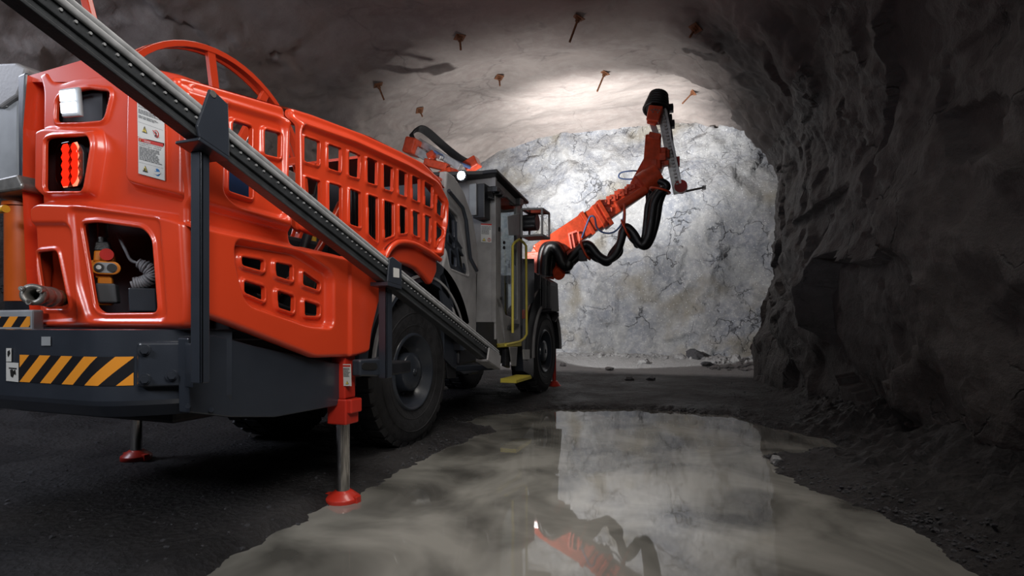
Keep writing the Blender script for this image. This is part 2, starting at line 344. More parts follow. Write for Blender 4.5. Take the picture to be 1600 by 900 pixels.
# ================================================================ SETTING
def fr(p, o=4): return noise.fractal(p, 1.0, 2.1, o)
def facet(p, s, amp):
    q = p*s; d, c = noise.voronoi(q); k = c[0]*3.7+Vector((5.3, 1.1, 9.7)); rv = Vector((noise.noise(k), noise.noise(k+Vector((31.4, 7.7, 2.2))), noise.noise(k+Vector((-11.3, 23.9, 5.6)))))*1.15
    return amp*((q-c[0]).dot(rv)*1.3+rv.x*.5)
def halfw(y, side):
    if side > 0:
        b = 3.85-.75*min(1, max(0, (y+1)/7.5)); t = min(1, max(0, (y-7.75)/.5)); return b+.75*t*t*(3-2*t)
    return 5.9
def arch(th, y):
    c, s_ = math.cos(th), math.sin(th); n = 2/2.7; a = halfw(y, 1 if c > 0 else -1)+1.15*(1 if c > 0 else -1)
    lean = .16*max(0, min(1, (y-1)/5))*5.0*abs(s_)**n if c > 0 else 0
    return Vector((-1.15+math.copysign(abs(c)**(2/4.4 if c > 0 else n)*(a+lean), c), y, (5.7+.9*min(1, max(0, (y-4.5)/5)))*abs(s_)**(2/3.3 if c > 0 else n)-.3))
def rockgrid(name, th0, th1, nth, y0, y1, ny, f, mat):
    vs = []; cen = Vector((-1.15, 0, 1.5))
    for j in range(ny+1):
        y = y0+(y1-y0)*j/ny
        for i in range(nth+1):
            p = arch(th0+(th1-th0)*i/nth, y); d = Vector((cen.x-p.x, 0, cen.z-p.z)).normalized()
            vs.append(p+d*f(p))
    fs = [(j*(nth+1)+i, j*(nth+1)+i+1, (j+1)*(nth+1)+i+1, (j+1)*(nth+1)+i) for j in range(ny) for i in range(nth)]
    b = MB(); b.add(vs, fs, 0, True); o = b.build(name, mat); T(o, kind='structure'); return o
def f_wall(p):
    q = Vector((p.x+p.z*.25, p.y*.8-p.z*.35, p.z))
    return .26*fr(q*.45, 3)+facet(q+Vector((0, 0, fr(q*1.1, 3)*.4)), .8, .22)+facet(q*1.0+Vector((3, 1, 2)), 2.3, .07)+.05*fr(q*2.6, 5)+.018*fr(q*9, 4)
def f_ceil(p):
    k = max(0., min(1., (p.x-1.2)/1.6)); k = max(k, max(0., min(1., (-2.8-p.x)/1.6)))
    return .16*fr(p*.4, 3)+.025*fr(p*1.8, 4)+k*f_wall(p)*.9+.012*fr(p*8, 3)
def f_ceil2(p): return f_ceil(p)
T_A, T_B = .62, math.pi-.62
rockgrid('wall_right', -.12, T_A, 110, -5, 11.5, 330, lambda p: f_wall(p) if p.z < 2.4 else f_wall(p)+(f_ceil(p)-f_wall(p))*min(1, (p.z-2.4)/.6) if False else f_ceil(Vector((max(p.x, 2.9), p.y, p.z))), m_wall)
ceil = rockgrid('ceiling', T_A, T_B, 150, -5, 11.5, 260, lambda p: f_ceil(p), m_ceil)
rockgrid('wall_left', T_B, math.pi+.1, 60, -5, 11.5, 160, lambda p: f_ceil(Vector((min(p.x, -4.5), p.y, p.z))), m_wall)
# working face at the end of the tunnel
def face_y(x, z):
    return face_y0(x, z)-.10*fr(Vector((x*1.1, 7, z*.9)), 2)
def face_y0(x, z):
    p = Vector((x, 3.0, z)); bow = .05*(x+1)**2*.35+max(0, z-4.2)*-.25
    return 10.35-bow+.30*fr(p*.5, 3)+facet(p+Vector((0, 0, fr(p*1.3, 3)*.5)), .62, .26)+facet(p*1.0, 1.7, .08)+.05*fr(p*2.4, 5)+.016*fr(p*9, 4)+max(0, .9-z)*-.22
vs = []; nx_, nz_ = 200, 130
for j in range(nz_+1):
    for i in range(nx_+1):
        x = -7+12.2*i/nx_; z = -.4+7.6*j/nz_; vs.append((x, face_y(x, z), z))
b = MB(); b.add(vs, [(j*(nx_+1)+i, j*(nx_+1)+i+1, (j+1)*(nx_+1)+i+1, (j+1)*(nx_+1)+i) for j in range(nz_) for i in range(nx_)], 0, True)
T(b.build('wall_back', m_face), kind='structure')
# floor with the basin of the pool
WZ = -.035
pool_px = [(300, 905), (430, 838), (560, 775), (640, 728), (700, 697), (765, 674), (712, 660), (770, 648), (860, 640), (1010, 640), (1150, 650), (1200, 668), (1300, 688), (1330, 703), (1270, 708), (1190, 712), (1215, 735), (1275, 765), (1380, 800), (1440, 840), (1530, 900)]
pool = np.array([list(onz(x, y, WZ))[:2] for x, y in pool_px]+[[3.35, -3.0], [2.9, -4.2], [.2, -4.2], [.2, -3.0]])
fx = np.arange(-7.5, 4.8, .045); fy = np.concatenate([np.arange(-4.9, 2.6, .03), np.arange(2.6, 11.4, .05)])
XY = np.stack(np.meshgrid(fx, fy, indexing='ij'), -1).reshape(-1, 2); SD = sdf(pool, XY)
vs = []
for (x, y), d in zip(XY.tolist(), SD.tolist()):
    p = Vector((x, y, 0)); n1 = fr(p*1.3, 3); n2 = fr(p*6, 4); n3 = fr(p*20, 3)
    d += .07*n1+.045*n2+.02*n3
    if d > 0: z = WZ+min(d, .12)*.35+.012*max(0, n1)+(.012*n2+.008*n3)*min(1, d*12)
    else: z = WZ+max(-.12, d*.5)
    t = min(1, max(0, min(x-3.0, d*1.1))/1.5); z += (t**1.3)*(.62+.16*n1)+min(1, t*4)*(.05*n2+.025*n3)
    t = max(0., min(1., (y-7.2)/2.8)); z += .22*t+.02*n2*t
    t = max(0., (-2.6-x)/2.2); z += min(1, t)*(.16+.15*n1+.09*n2+.03*n3)
    if abs(d) < .3 and d > 0 and y < 4: z += .010*max(0, n3)
    vs.append((x, y, z))
nX, nY = len(fx), len(fy)
b = MB(); b.add(vs, [(i*nY+j, (i+1)*nY+j, (i+1)*nY+j+1, i*nY+j+1) for i in range(nX-1) for j in range(nY-1)], 0, True)
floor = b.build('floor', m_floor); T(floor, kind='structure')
fl_bvh = BVHTree.FromPolygons([v.co for v in floor.data.vertices], [p.vertices for p in floor.data.polygons])
ce_bvh = BVHTree.FromPolygons([v.co for v in ceil.data.vertices], [p.vertices for p in ceil.data.polygons])
def gz(x, y):
    h = fl_bvh.ray_cast(Vector((x, y, 3)), Vector((0, 0, -1)))[0]; return h.z if h else 0
b = MB(); b.add([(-.6, -4.8, WZ), (3.9, -4.8, WZ), (3.9, 3.2, WZ), (-.6, 3.2, WZ)], [(0, 1, 2, 3)])
o = b.build('puddle', m_water); T(o, 'large still puddle of milky grey water on the dark mine floor', 'puddle', kind='stuff')
# gravel (stuff) and stones
def stone_mesh(b, c, r, seed, sub=1, mi=0):
    import bmesh
    bm = bmesh.new(); bmesh.ops.create_icosphere(bm, subdivisions=sub, radius=1)
    s = Vector((random.uniform(.7, 1.3), random.uniform(.7, 1.2), random.uniform(.45, .8))); R = Matrix.Rotation(random.uniform(0, 6.3), 3, 'Z')
    vs = []
    for v in bm.verts:
        k = 1+.45*noise.noise(v.co*1.3+Vector((seed, 0, 0))); q = v.co*k; vs.append(Vector(c)+R@Vector((q.x*s.x*r, q.y*s.y*r, q.z*s.z*r)))
    b.add(vs, [tuple(v.index for v in f.verts) for f in bm.faces], mi, False); bm.free()
ico_v = None
b = MB(); L = len(pool); cnt = 0
while cnt < 5200:
    if cnt % 2:
        i = random.randrange(3, 20); a, c = pool[i], pool[(i+1) % L]; t = random.random(); q = a+(c-a)*t; q = q+rng.normal(0, .05, 2)+(np.array([.1, 0]) if i > 15 else 0)
    elif cnt % 4: q = np.array([random.uniform(-2.8, .6), random.uniform(-2.9, .6)])
    else: q = np.array([random.uniform(2.3, 4), random.uniform(-2.5, 7)])
    cnt += 1
    x, y = float(q[0]), float(q[1])
    if y < -2.9: continue
    r = .004+.011*random.random()**3; z = gz(x, y)
    if z < WZ-.02: continue
    stone_mesh(b, (x, y, z+r*.15), r, cnt, 0)
o = b.build('gravel', m_grav); T(o, 'loose dark wet gravel scattered on the mud around the puddle', 'gravel', kind='stuff')
st = [((1085, 553), .22, 'flat dark boulder lying at the foot of the rock face on the right'),
      ((1062, 550), .13, 'pale angular stone against the foot of the face'),
      ((1105, 571), .12, 'dark stone lying on the pale floor, nearest the right corner'),
      ((1006, 568), .13, 'low pointed slab of stone alone on the pale floor'),
      ((983, 594), .075, 'small black stone on the edge of the lit floor, left of two'),
      ((1017, 594), .075, 'small black stone on the edge of the lit floor, right of two'),
      ((880, 572), .10, 'whitish stone on the pale floor next to the front tyre'),
      ((952, 578), .08, 'flat pale stone chip near the middle of the lit floor'),
      ((1213, 722), .05, 'wet stone on the mud spit that juts into the puddle'),
      ((975, 553), .12, 'pale rubble stone at the foot of the face below the hose loop'),
      ((1140, 575), .12, 'grey rubble stone in the heap at the right corner of the face, frontmost'),
      ((1150, 566), .16, 'grey rubble block in the heap at the right corner of the face, rear one')]
for k, ((x, y), r, lb) in enumerate(st):
    p = fl_bvh.ray_cast(CAM, ray(x, y).normalized())[0] or onz(x, y, .2)
    if p.y > 9.6: p = CAM+(p-CAM)*((9.6-CAM.y)/(p.y-CAM.y))
    z = gz(p.x, p.y)
    b = MB(); stone_mesh(b, (0, 0, 0), r, k*3.1, 2); o = b.build('stone', m_grav if y > 590 and k != 8 or 'dark' in lb else m_stone)
    o.location = (p.x, p.y, z+r*.25); T(o, lb, 'stone', 'loose stones on the floor')
# rubble along the face foot: smaller heap
b = MB()
for k in range(420):
    if k < 260: x = random.uniform(2.2, 3.7); y = 9.6-random.random()**1.5*1.7
    else: x = random.uniform(-1.5, 3); y = 9.9-random.random()**2*.5
    r = .02+.07*random.random()**2; stone_mesh(b, (x, y, gz(x, y)+r*.2), r, k, 1)
T(b.build('rubble', m_stone), 'loose grey rubble heaped along the foot of the rock face', 'rubble', kind='stuff')
# rock bolts
bolts = [((590, 131), (600, 156), 'rusty rock bolt in the roof above the left boom, leftmost of all'),
         ((718, 56), (720, 78), 'rusty rock bolt with square plate, higher one of the two left of the roof middle'),
         ((780, 119), (781, 134), 'short rusty rock bolt with plate at the top edge of the bright rock'),
         ((905, 25), (890, 66), 'long rusty rock bolt hanging highest in the middle of the roof'),
         ((946, 112), (933, 143), 'rusty rock bolt hanging up left of the drill boom head'),
         ((655, 171), (660, 182), 'small rusty bolt plate just above the left boom hoses'),
         ((1088, 42), (1078, 58), 'dark rock bolt in the roof at upper right in the shade'),
         ((1084, 143), (1066, 162), 'rusty rock bolt inside the shadow right of the boom head')]
for (pa, pb, lb) in bolts:
    h, nrm, _, _ = ce_bvh.ray_cast(CAM, ray(*pa).normalized())
    if not h: continue
    if nrm.dot(CAM-h) < 0: nrm = -nrm
    # rod end: where the second pixel's ray passes closest to the normal line, kept short
    d = ray(*pb).normalized(); w0 = h-CAM; a_ = 1; b_ = nrm.dot(d); e_ = nrm.dot(w0); f_ = d.dot(w0); s_ = (b_*f_-e_)/(1-b_*b_); ln = max(.12, min(.45, s_))
    tdir = Vector((CAM+d*(CAM+ (h-CAM)).length*0)) if False else None
    q = CAM+d*((h-CAM).length-.12); dd = (q-h); ln = max(.15, min(.5, dd.length))
    dd.normalize(); r = empty('rock_bolt', h); T(r, lb, 'rock bolt', 'rock bolts in the roof')
    t1 = dd.orthogonal().normalized(); t2 = dd.cross(t1)
    p = MB(); p.prism([(t1*a+t2*c)*.075+dd*.02*(1-0) for a, c in ((-1, -1), (1, -1), (1, 1), (-1, 1))], dd*.012); p.prism([(t1*a+t2*c)*.035+dd*.03 for a, c in ((-1, -1), (1, -1), (1, 1), (-1, 1))], dd*.02)
    p.build('bolt_plate', m_rust, r, .003); p = MB(); p.cyl(-dd*.1, dd*ln, .016, n=10); p.cyl(dd*.05, dd*.085, .032, n=6); p.build('bolt_rod', m_rust, r)
# ================================================================ DRILLING RIG
rig = empty('drilling_rig', (-.7, 0, 0))
T(rig, 'orange and black underground drilling rig with latticed side covers and raised booms', 'drilling rig')
ROFF = -rig.location
class Par:      # children carry the inverse offset so that their vertices stay in tunnel metres
    pass
def P(o, parent=None):
    return o
def fin(o):     # attach to the rig keeping position
    o.parent = rig; o.location = ROFF; return o
def part(b, name, mat, bevel=0, seg=2): return fin(b.build(name, mat, None, bevel, seg))
def sub(b, name, mat, parent, bevel=0, seg=2): return b.build(name, mat, parent, bevel, seg)
UR = -2.27; VL = .30; VU = .20
# --- rear cover
out = [(42, 511), (33, 420), (27, 300), (28, 200), (36, 112), (54, 100), (100, 92), (135, 84), (190, 86), (240, 97), (283, 114), (288, 140), (287, 300), (292, 400), (297, 470), (295, 514)]
lampo = [(71, 186), (73, 150), (84, 141), (122, 133), (158, 137), (147, 182), (115, 185)]
tailo = [(67, 298), (68, 218), (78, 214), (134, 211), (139, 226), (127, 298)]
bigo = [(126, 349), (150, 347), (222, 357), (236, 374), (245, 488), (160, 489), (148, 480), (135, 400)]
smo = [(54, 394), (87, 391), (105, 478), (100, 482), (68, 482)]
feats = [(rp(tailo, UR), .0, .02, .03),
         (rp([(46, 205), (60, 197), (143, 200), (148, 225), (136, 303), (60, 306), (44, 290)], UR), .035, .03, .03),
         (rp([(196, 130), (290, 120), (300, 312), (215, 292), (193, 285)], UR), .045, .035, .05),
         (rp([(44, 330), (58, 316), (130, 318), (265, 338), (300, 350), (305, 530), (44, 530)], UR), .055, .035, .05),
         (rp([(40, 350), (110, 350), (122, 500), (112, 500), (42, 505)], UR), -.02, .03, .05),
         (rp([(110, 325), (250, 340), (262, 500), (140, 500), (122, 440)], UR), -.018, .03, .04),
         (rp([(44, 70), (70, 118), (100, 108), (160, 100), (275, 118), (300, 60)], UR), -.05, .09, .05),
         (rp([(25, 90), (47, 130), (45, 300), (56, 520), (20, 520)], UR), -.05, .06, .05)]
fin(molded('rear_cover', m_or, None, rear_frame(UR+.045), rp(out, UR), [rp(q, UR) for q in (lampo, tailo, bigo, smo)], feats, .0055, .010, .03, .05, .030, (.010, .010, .012)))
# cheek that turns the rear cover round the corner and its left flank
b = MB()
p = [ony(x, y, UR+.03) for x, y in ((286, 135), (287, 300), (292, 400), (296, 505))]
b.add([v+Vector((-.005, d, 0)) for d in (0, .1) for v in p], [(0, 1, 5, 4), (1, 2, 6, 5), (2, 3, 7, 6)]); part(b, 'rear_cover_return', m_or); b = MB()
p = [ony(x, y, UR+.03) for x, y in ((41, 118), (34, 200), (33, 300), (38, 420), (46, 505))]
b.add([v+Vector((.01, d, 0)) for d in (0, .35) for v in p], [(i, i+1, i+6, i+5) for i in range(4)])
part(b, 'rear_cover_return', m_or)
# work lamp
wl = MB(); q = [ony(x, y, UR+.07) for x, y in ((70, 190), (70, 138), (160, 130), (160, 190))]
wl.prism(q, (0, .02, 0)); wlo = part(wl, 'lamp_recess', m_blk)
def rect_lamp(px, u, name, glow, lab):
    b = MB(); q = [ony(x, y, u) for x, y in px]; c = sum(q, Vector())/4; b.prism(q, (0, .016, 0)); o = part(b, name, m_lgry, .006)
    o['label'] = lab
    e = MB(); q2 = [c+(v-c)*.80+Vector((0, -.004, 0)) for v in q]; md = (q2[0]+q2[3])/2; md2 = (q2[1]+q2[2])/2
    g = .47; lo_ = [q2[0], q2[1], q2[1].lerp(q2[2], g), q2[0].lerp(q2[3], g)]; up = [q2[0].lerp(q2[3], g+.05), q2[1].lerp(q2[2], g+.05), q2[2], q2[3]]
    e.prism(lo_, (0, -.006, 0)); e.prism(up, (0, -.006, 0)); sub(e, 'lamp_lens', glow, o, .004); return o
lo = rect_lamp([(96, 183), (126, 181), (122, 135), (92, 139)], UR+.01, 'work_lamp', m_lamp, 'glowing white lamp in a pale frame')
# tail lamp: capsule lens over red reflector cells
bb = MB(); q = [ony(x, y, UR+.09) for x, y in ((64, 303), (64, 208), (143, 206), (140, 303))]; bb.prism(q, (0, .02, 0)); part(bb, 'tail_lamp_recess', m_blk)
c = ony(103, 256, UR-.005); hw, hh = .074, .100
def capsule(hw, hh, y, n=8):
    return [Vector((c.x+sx*(hw-r_)+r_*math.cos(a), y, c.z+sz*(hh-r_)+r_*math.sin(a))) for r_ in (hw*.75,) for sx, sz, a0 in ((1, 1, 0), (-1, 1, 90), (-1, -1, 180), (1, -1, 270)) for a in [math.radians(a0+90*k/n) for k in range(n+1)]]
b = MB(); b.prism(capsule(hw, hh, c.y+.045), (0, -.02, 0)); tl = part(b, 'tail_lamp', m_blk, .004); tl['label'] = 'glowing red rear lamp'
e = MB()
for i in range(2):
    for j in range(5):
        cc = Vector((c.x-.033+.066*i, c.y+.018, c.z-.075+.0375*j)); e.cyl(cc, cc+Vector((0, -.008, 0)), .028, .018, 6)
sub(e, 'led_cluster', m_tail, tl)
e = MB(); pr = capsule(hw, hh, c.y-.0); n = len(pr); e.prism(pr, (0, .006, 0)); sub(e, 'red_lens', m_rlens, tl, .004)
# --- warning stickers (plate + prints in one mesh)
def sticker(px, plane, name, spec, d=.004):
    # px: TL, TR, BR, BL on plane(x,y)->point ; spec draws in unit coordinates (0..1, 0..1 from the top)
    q = [plane(*p) for p in px]; n = (q[1]-q[0]).cross(q[3]-q[0]).normalized()
    if n.dot(CAM-q[0]) < 0: n = -n
    W = (q[1]-q[0]).length; Hh = (q[3]-q[0]).length; ex = (q[1]-q[0])/W; ey = (q[3]-q[0])/Hh; o = q[0]+n*d
    def at(u, v, k=1): return o+ex*u*W+ey*v*Hh+n*.0012*k
    b = MB(); b.prism([o, o+ex*W, o+ex*W+ey*Hh, o+ey*Hh], -n*.003)
    def poly(pts, mi, k=1): b.add([at(u, v, k) for u, v in pts], [tuple(range(len(pts)))], mi)
    def text(s_, u, v, size, mi, k=2, fit=None):
        vv, ff = letters(s_, 1); mx = max(p.x for p in vv); sc_ = size*Hh
        sx = sc_ if not fit else fit*W/mx
        b.add([at(u, v, k)+ex*p.x*sx-ey*p.y*sc_ for p in vv], ff, mi)
    spec(poly, text, W/Hh); return fin(b.build(name, [m_wht, m_sred, m_sblk, m_syel, m_sblue], None))
def tri(poly, cx, cy, s, asp, k=1):
    poly([(cx, cy-s), (cx-1.05*s/asp, cy+.8*s), (cx+1.05*s/asp, cy+.8*s)], 2, k); s *= .78
    poly([(cx, cy-s), (cx-1.05*s/asp, cy+.8*s), (cx+1.05*s/asp, cy+.8*s)], 3, k+1)
def circ(poly, cx, cy, r, asp, mi, k): poly([(cx+r/asp*math.cos(a*math.tau/20), cy+r*math.sin(a*math.tau/20)) for a in range(20)], mi, k)
def lines(poly, y0, y1, n, wmax=.9):
    for i in range(n):
        y = y0+(y1-y0)*i/n; h = (y1-y0)/n*.42; x = .06
        while x < wmax-random.uniform(0, .25):
            wd = random.uniform(.06, .18); poly([(x, y), (min(x+wd, .95), y), (min(x+wd, .95), y+h), (x, y+h)], 2, 2); x += wd+.02
def s1(poly, text, asp):
    poly([(.03, .015), (.97, .015), (.97, .085), (.03, .085)], 1); tri(poly, .14, .055, .022, asp, 2); text('VAARA', .27, .077, .062, 0, 3)
    text('LIIKKUVAN', .06, .155, .06, 2, fit=.55); text('KONEEN VAARA', .06, .215, .06, 2, fit=.82)
    lines(poly, .26, .38, 4); lines(poly, .42, .50, 3)
    poly([(.03, .60), (.97, .60), (.97, .604), (.03, .604)], 2)
    tri(poly, .28, .76, .10, asp); poly([(.265, .70), (.295, .70), (.29, .78), (.27, .78)], 2, 3); poly([(.265, .80), (.295, .80), (.295, .82), (.265, .82)], 2, 3)
    circ(poly, .72, .76, .10, asp, 1, 1); circ(poly, .72, .76, .078, asp, 0, 2)
    circ(poly, .72, .71, .017, asp, 2, 3); poly([(.68, .73), (.76, .73), (.74, .79), (.77, .83), (.67, .83), (.70, .79)], 2, 3)
    poly([(.60, .70), (.63, .685), (.85, .82), (.82, .835)], 1, 4)
def s2(poly, text, asp):
    poly([(.03, .02), (.97, .02), (.97, .11), (.03, .11)], 1); tri(poly, .12, .07, .03, asp, 2); text('VAARA', .27, .10, .08, 0, 3)
    text('DIESELMOOTTORIN', .05, .165, .05, 2, fit=.85); text('PÄÄSTÖJEN VAARA', .05, .22, .05, 2, fit=.85)
    lines(poly, .25, .62, 10); poly([(.03, .68), (.97, .68), (.97, .684), (.03, .684)], 2)
    tri(poly, .28, .83, .10, asp); circ(poly, .28, .84, .03, asp, 2, 3); poly([(.2, .87), (.36, .87), (.34, .89), (.22, .89)], 2, 3)
    circ(poly, .74, .83, .10, asp, 4, 1); circ(poly, .69, .79, .025, asp, 0, 2); poly([(.62, .84), (.72, .82), (.86, .80), (.88, .84), (.74, .90), (.62, .89)], 0, 2)
pr_ = lambda u: (lambda x, y: ony(x, y, u))
sticker([(214.5, 154), (256, 168), (257, 222), (215.5, 213)], pr_(UR-.006), 'warning_sticker', s1, .001)
sticker([(216, 214), (257, 224), (258, 281), (216.5, 271)], pr_(UR-.006), 'warning_sticker', s2, .001)
# --- behind the openings of the rear cover
b = MB(); q = [ony(x, y, UR+.32) for x, y in ((40, 530), (40, 200), (300, 200), (310, 530))]; b.prism(q, (0, .03, 0))
part(b, 'inner_bulkhead', m_blk)
b = MB(); b.cyl(ony(160, 345, UR+.2), ony(161, 372, UR+.2), .022, n=12); part(b, 'steel_pin', m_stl)
# remote control pendant hanging in its holster
rc = empty('remote_control', ony(166, 470, UR+.10)); T(rc, 'amber and black hand-held remote control with red stop button standing in a holster', 'remote control')
rc.rotation_euler = (0, 0, math.radians(48)); KR = .0027; RZ = Matrix.Rotation(math.radians(48), 3, 'Z'); o0 = rc.location.copy()
def rl(x, y, du=0): return Vector(((x-166)*KR, du, -(y-470)*KR))
b = MB(); b.bar(rl(164, 404), rl(163, 385), .078, .07, (0, 1, 0), w2=.068, h2=.06); b.bar(rl(165, 430), rl(166, 478), .055, .05, (0, 1, 0)); b.cyl(rl(150, 415, .0), rl(150, 415, -.02), .035, n=20)
b.bar(rl(163, 432), rl(163, 404), .06, .05, (0, 1, 0)); sub(b, 'housing', m_amb, rc, .008)
b = MB(); b.bar(rl(162, 386), rl(161, 370), .068, .06, (0, 1, 0), w2=.05, h2=.045); b.cyl(rl(160, 372), rl(160, 362), .022, .018, 16); sub(b, 'rubber_boot', m_hose, rc, .006)
b = MB(); b.cyl(rl(170, 393, -.03), rl(170, 393, -.060), .024, .027, 20); sub(b, 'stop_button', m_redb, rc, .004)
b = MB(); pr = [rl(168, 415, -.035)+Vector((sx*.026+.030*math.cos(a), 0, .030*math.sin(a))) for sx, a0 in ((1, -90), (-1, 90)) for a in [math.radians(a0+180*k/10) for k in range(11)]]
b.prism(pr, (0, -.014, 0)); fp = sub(b, 'button_guard', m_amb, rc, .004)
b = MB(); cc = sum(pr, Vector())/len(pr); b.prism([cc+(p-cc)*.78+Vector((0, -.0145, 0)) for p in pr], (0, -.002, 0)); sub(b, 'button_plate', m_lgry, fp)
for dx, w_ in ((-.024, 1), (.024, 0)):
    b = MB(); k = cc+Vector((dx, -.016, 0)); b.cyl(k, k+Vector((0, -.006, 0)), .019, n=20)
    if w_: b.cyl(k+Vector((0, -.006, 0)), k+Vector((0, -.009, 0)), .010, n=16, mi=1)
    g = b.build('push_button', [m_sblk, m_wht], fp); g['label'] = 'white-centred push button' if w_ else 'black push button'
b = MB(); b.tube(spline([rl(180, 352, .03), rl(192, 380, .02), rl(200, 398, .02), rl(212, 403, .01)]), .0075, 8)
cl = spline([rl(212, 403, .0), rl(226, 412, -.01), rl(233, 424, -.01), rl(220, 436, .0), rl(203, 440, 0)], 60); hp = []
for i, q in enumerate(cl):
    t = (cl[min(i+1, len(cl)-1)]-cl[max(0, i-1)]).normalized(); n1 = t.orthogonal().normalized(); n2 = t.cross(n1); a = i*.5*.9; R_ = .026 if i > 30 else .017
    hp.append(q+n1*R_*math.cos(a)+n2*R_*math.sin(a))
b.tube(hp, .0068, 6); sub(b, 'coiled_cord', m_cord, rc)
b = MB(); b.prism([RZ@rl(x, y, -.045)+o0 for x, y in ((153, 441), (181, 441), (184, 474), (158, 474))], RZ@Vector((0, .10, 0))); part(b, 'remote_holster', M('holster_plastic', (.07, .075, .085), .45), .008)
b = MB(); b.prism([RZ@rl(x, y, -.03)+o0 for x, y in ((198, 447), (238, 447), (240, 488), (199, 488))], RZ@Vector((0, .10, 0))); part(b, 'control_box', m_dk, .006)
# pipe coupling sticking out at the lower left
b = MB(); A_ = ony(100, 468, UR+.05); B_ = ony(40, 458, UR-.22); d = (B_-A_)
b.tube([A_+d*t for t in (0, .25)], .028, 6, 1); b.cyl(A_+d*.2, A_+d*.36, .042, n=6, mi=1)
b.lathe(A_+d*.36, d, [(.02, 0), (.045, 0), (.045, .03), (.038, .035), (.038, .06), (.043, .065), (.043, .09), (.036, .10), (.036, .13), (.044, .135), (.044, .17), (.026, .172), (.024, .10)], 24, 0)
for k in range(3):
    a = k*2.1+.4; R = rot(d); vv = R@Vector((.036*math.cos(a), .036*math.sin(a), 0)); dn = d.normalized(); e = A_+d*.36+dn*.172
    b.cyl(e+vv-dn*.02, e+vv+dn*.020, .010, n=8); b.cyl(e+vv+dn*.016, e+vv*.72+dn*.020, .007, n=6)
part(b, 'pipe_coupling', [m_stl, m_rust])
# --- left rear corner: grey tank, amber cylinder and second striped step (only their right ends are in view)
b = MB(); U2 = -2.15
b.prism([ony(x, y, U2) for x, y in ((-40, 290), (-40, 118), (10, 110), (27, 113), (30, 165), (28, 290))], (0, .5, 0)); part(b, 'grey_side_tank', m_lgry, .02, 3)
b = MB(); b.prism([ony(x, y, U2-.02) for x, y in ((-40, 160), (-40, 104), (0, 98), (24, 97), (40, 106), (36, 125), (26, 150), (0, 168))], (0, .5, 0)); part(b, 'tank_hood', m_gry, .015, 3)
b = MB(); b.prism([ony(x, y, UR+.06) for x, y in ((27, 118), (40, 112), (36, 200), (36, 290), (28, 290))], (0, .4, 0)); part(b, 'tank_bracket', m_dk, .01)
for yy in (228, 238):
    b = MB(); b.bar(ony(-20, yy-70, U2-.006), ony(11, yy-73, U2-.006), .012, .006, (0, 1, 0)); part(b, 'tank_trim', m_alu)
b = MB(); b.prism([ony(x, y, UR-.0) for x, y in ((-30, 305), (-30, 285), (26, 272), (34, 288), (32, 296))], (0, .4, 0)); part(b, 'coupling_block', m_stl, .01)
b = MB(); q = ony(10, 320, -2.2); q2 = ony(12, 470, -2.2); b.cyl((q.x, -2.1, q2.z), (q.x, -2.1, q.z), .10, n=32); b.cyl((q.x, -2.1, q.z), (q.x, -2.1, q.z+.02), .11, n=32)
part(b, 'amber_cylinder', m_ambd, .004)
b = MB(); q = ony(3, 327, -2.3); b.cyl(q+Vector((-.1, 0, 0)), q+Vector((.03, 0, 0)), .018, n=16); part(b, 'amber_cap', m_yhose)
# --- bumper
BT, BB = .955, .67
def bpt(x, y=520):
    return None
Pp = [Vector((-1.75, -2.42, 0)), ony(0, 520, -2.42), ony(128, 520, -2.42), None, None]
Pp = [Vector((-1.75, -2.42)), Vector(ony(120, 520, -2.42)[:2]), Vector((VL-.20, -2.36)), Vector((VL-.03, -2.20)), Vector((VL, -2.05))]
cur = spline([Vector((p.x, p.y, 0)) for p in Pp], 10)
cur = [Vector((-1.75, -2.42, 0))]+[Vector((x, -2.42, 0)) for x in np.linspace(-1.5, ony(125, 520, -2.42).x, 8)]+spline([Vector((-.105, -2.42, 0)), Vector((-.03, -2.412, 0)), Vector((.06, -2.37, 0)), Vector((.17, -2.27, 0)), Vector((.25, -2.165, 0)), Vector((VL, -2.07, 0))], 8)
def ribbon(b, z0, z1, off0, off1, mi=0, thick=None):
    vs = []
    for i, p in enumerate(cur):
        t = (cur[min(i+1, len(cur)-1)]-cur[max(0, i-1)]).normalized(); n = Vector((t.y, -t.x, 0))
        vs += [p+n*off0+Vector((0, 0, z0)), p+n*off1+Vector((0, 0, z1))]
    b.add(vs, [(2*i, 2*i+2, 2*i+3, 2*i+1) for i in range(len(cur)-1)], mi, True)
b = MB(); ribbon(b, BB, BT, 0, 0); ribbon(b, BT, BT+.004, 0, -.03); ribbon(b, BT+.004, BT, -.03, -.22); ribbon(b, BB, BB-.02, 0, -.008); ribbon(b, BB-.02, BB-.07, -.008, -.05)
bump_o = part(b, 'rear_bumper', m_dk)
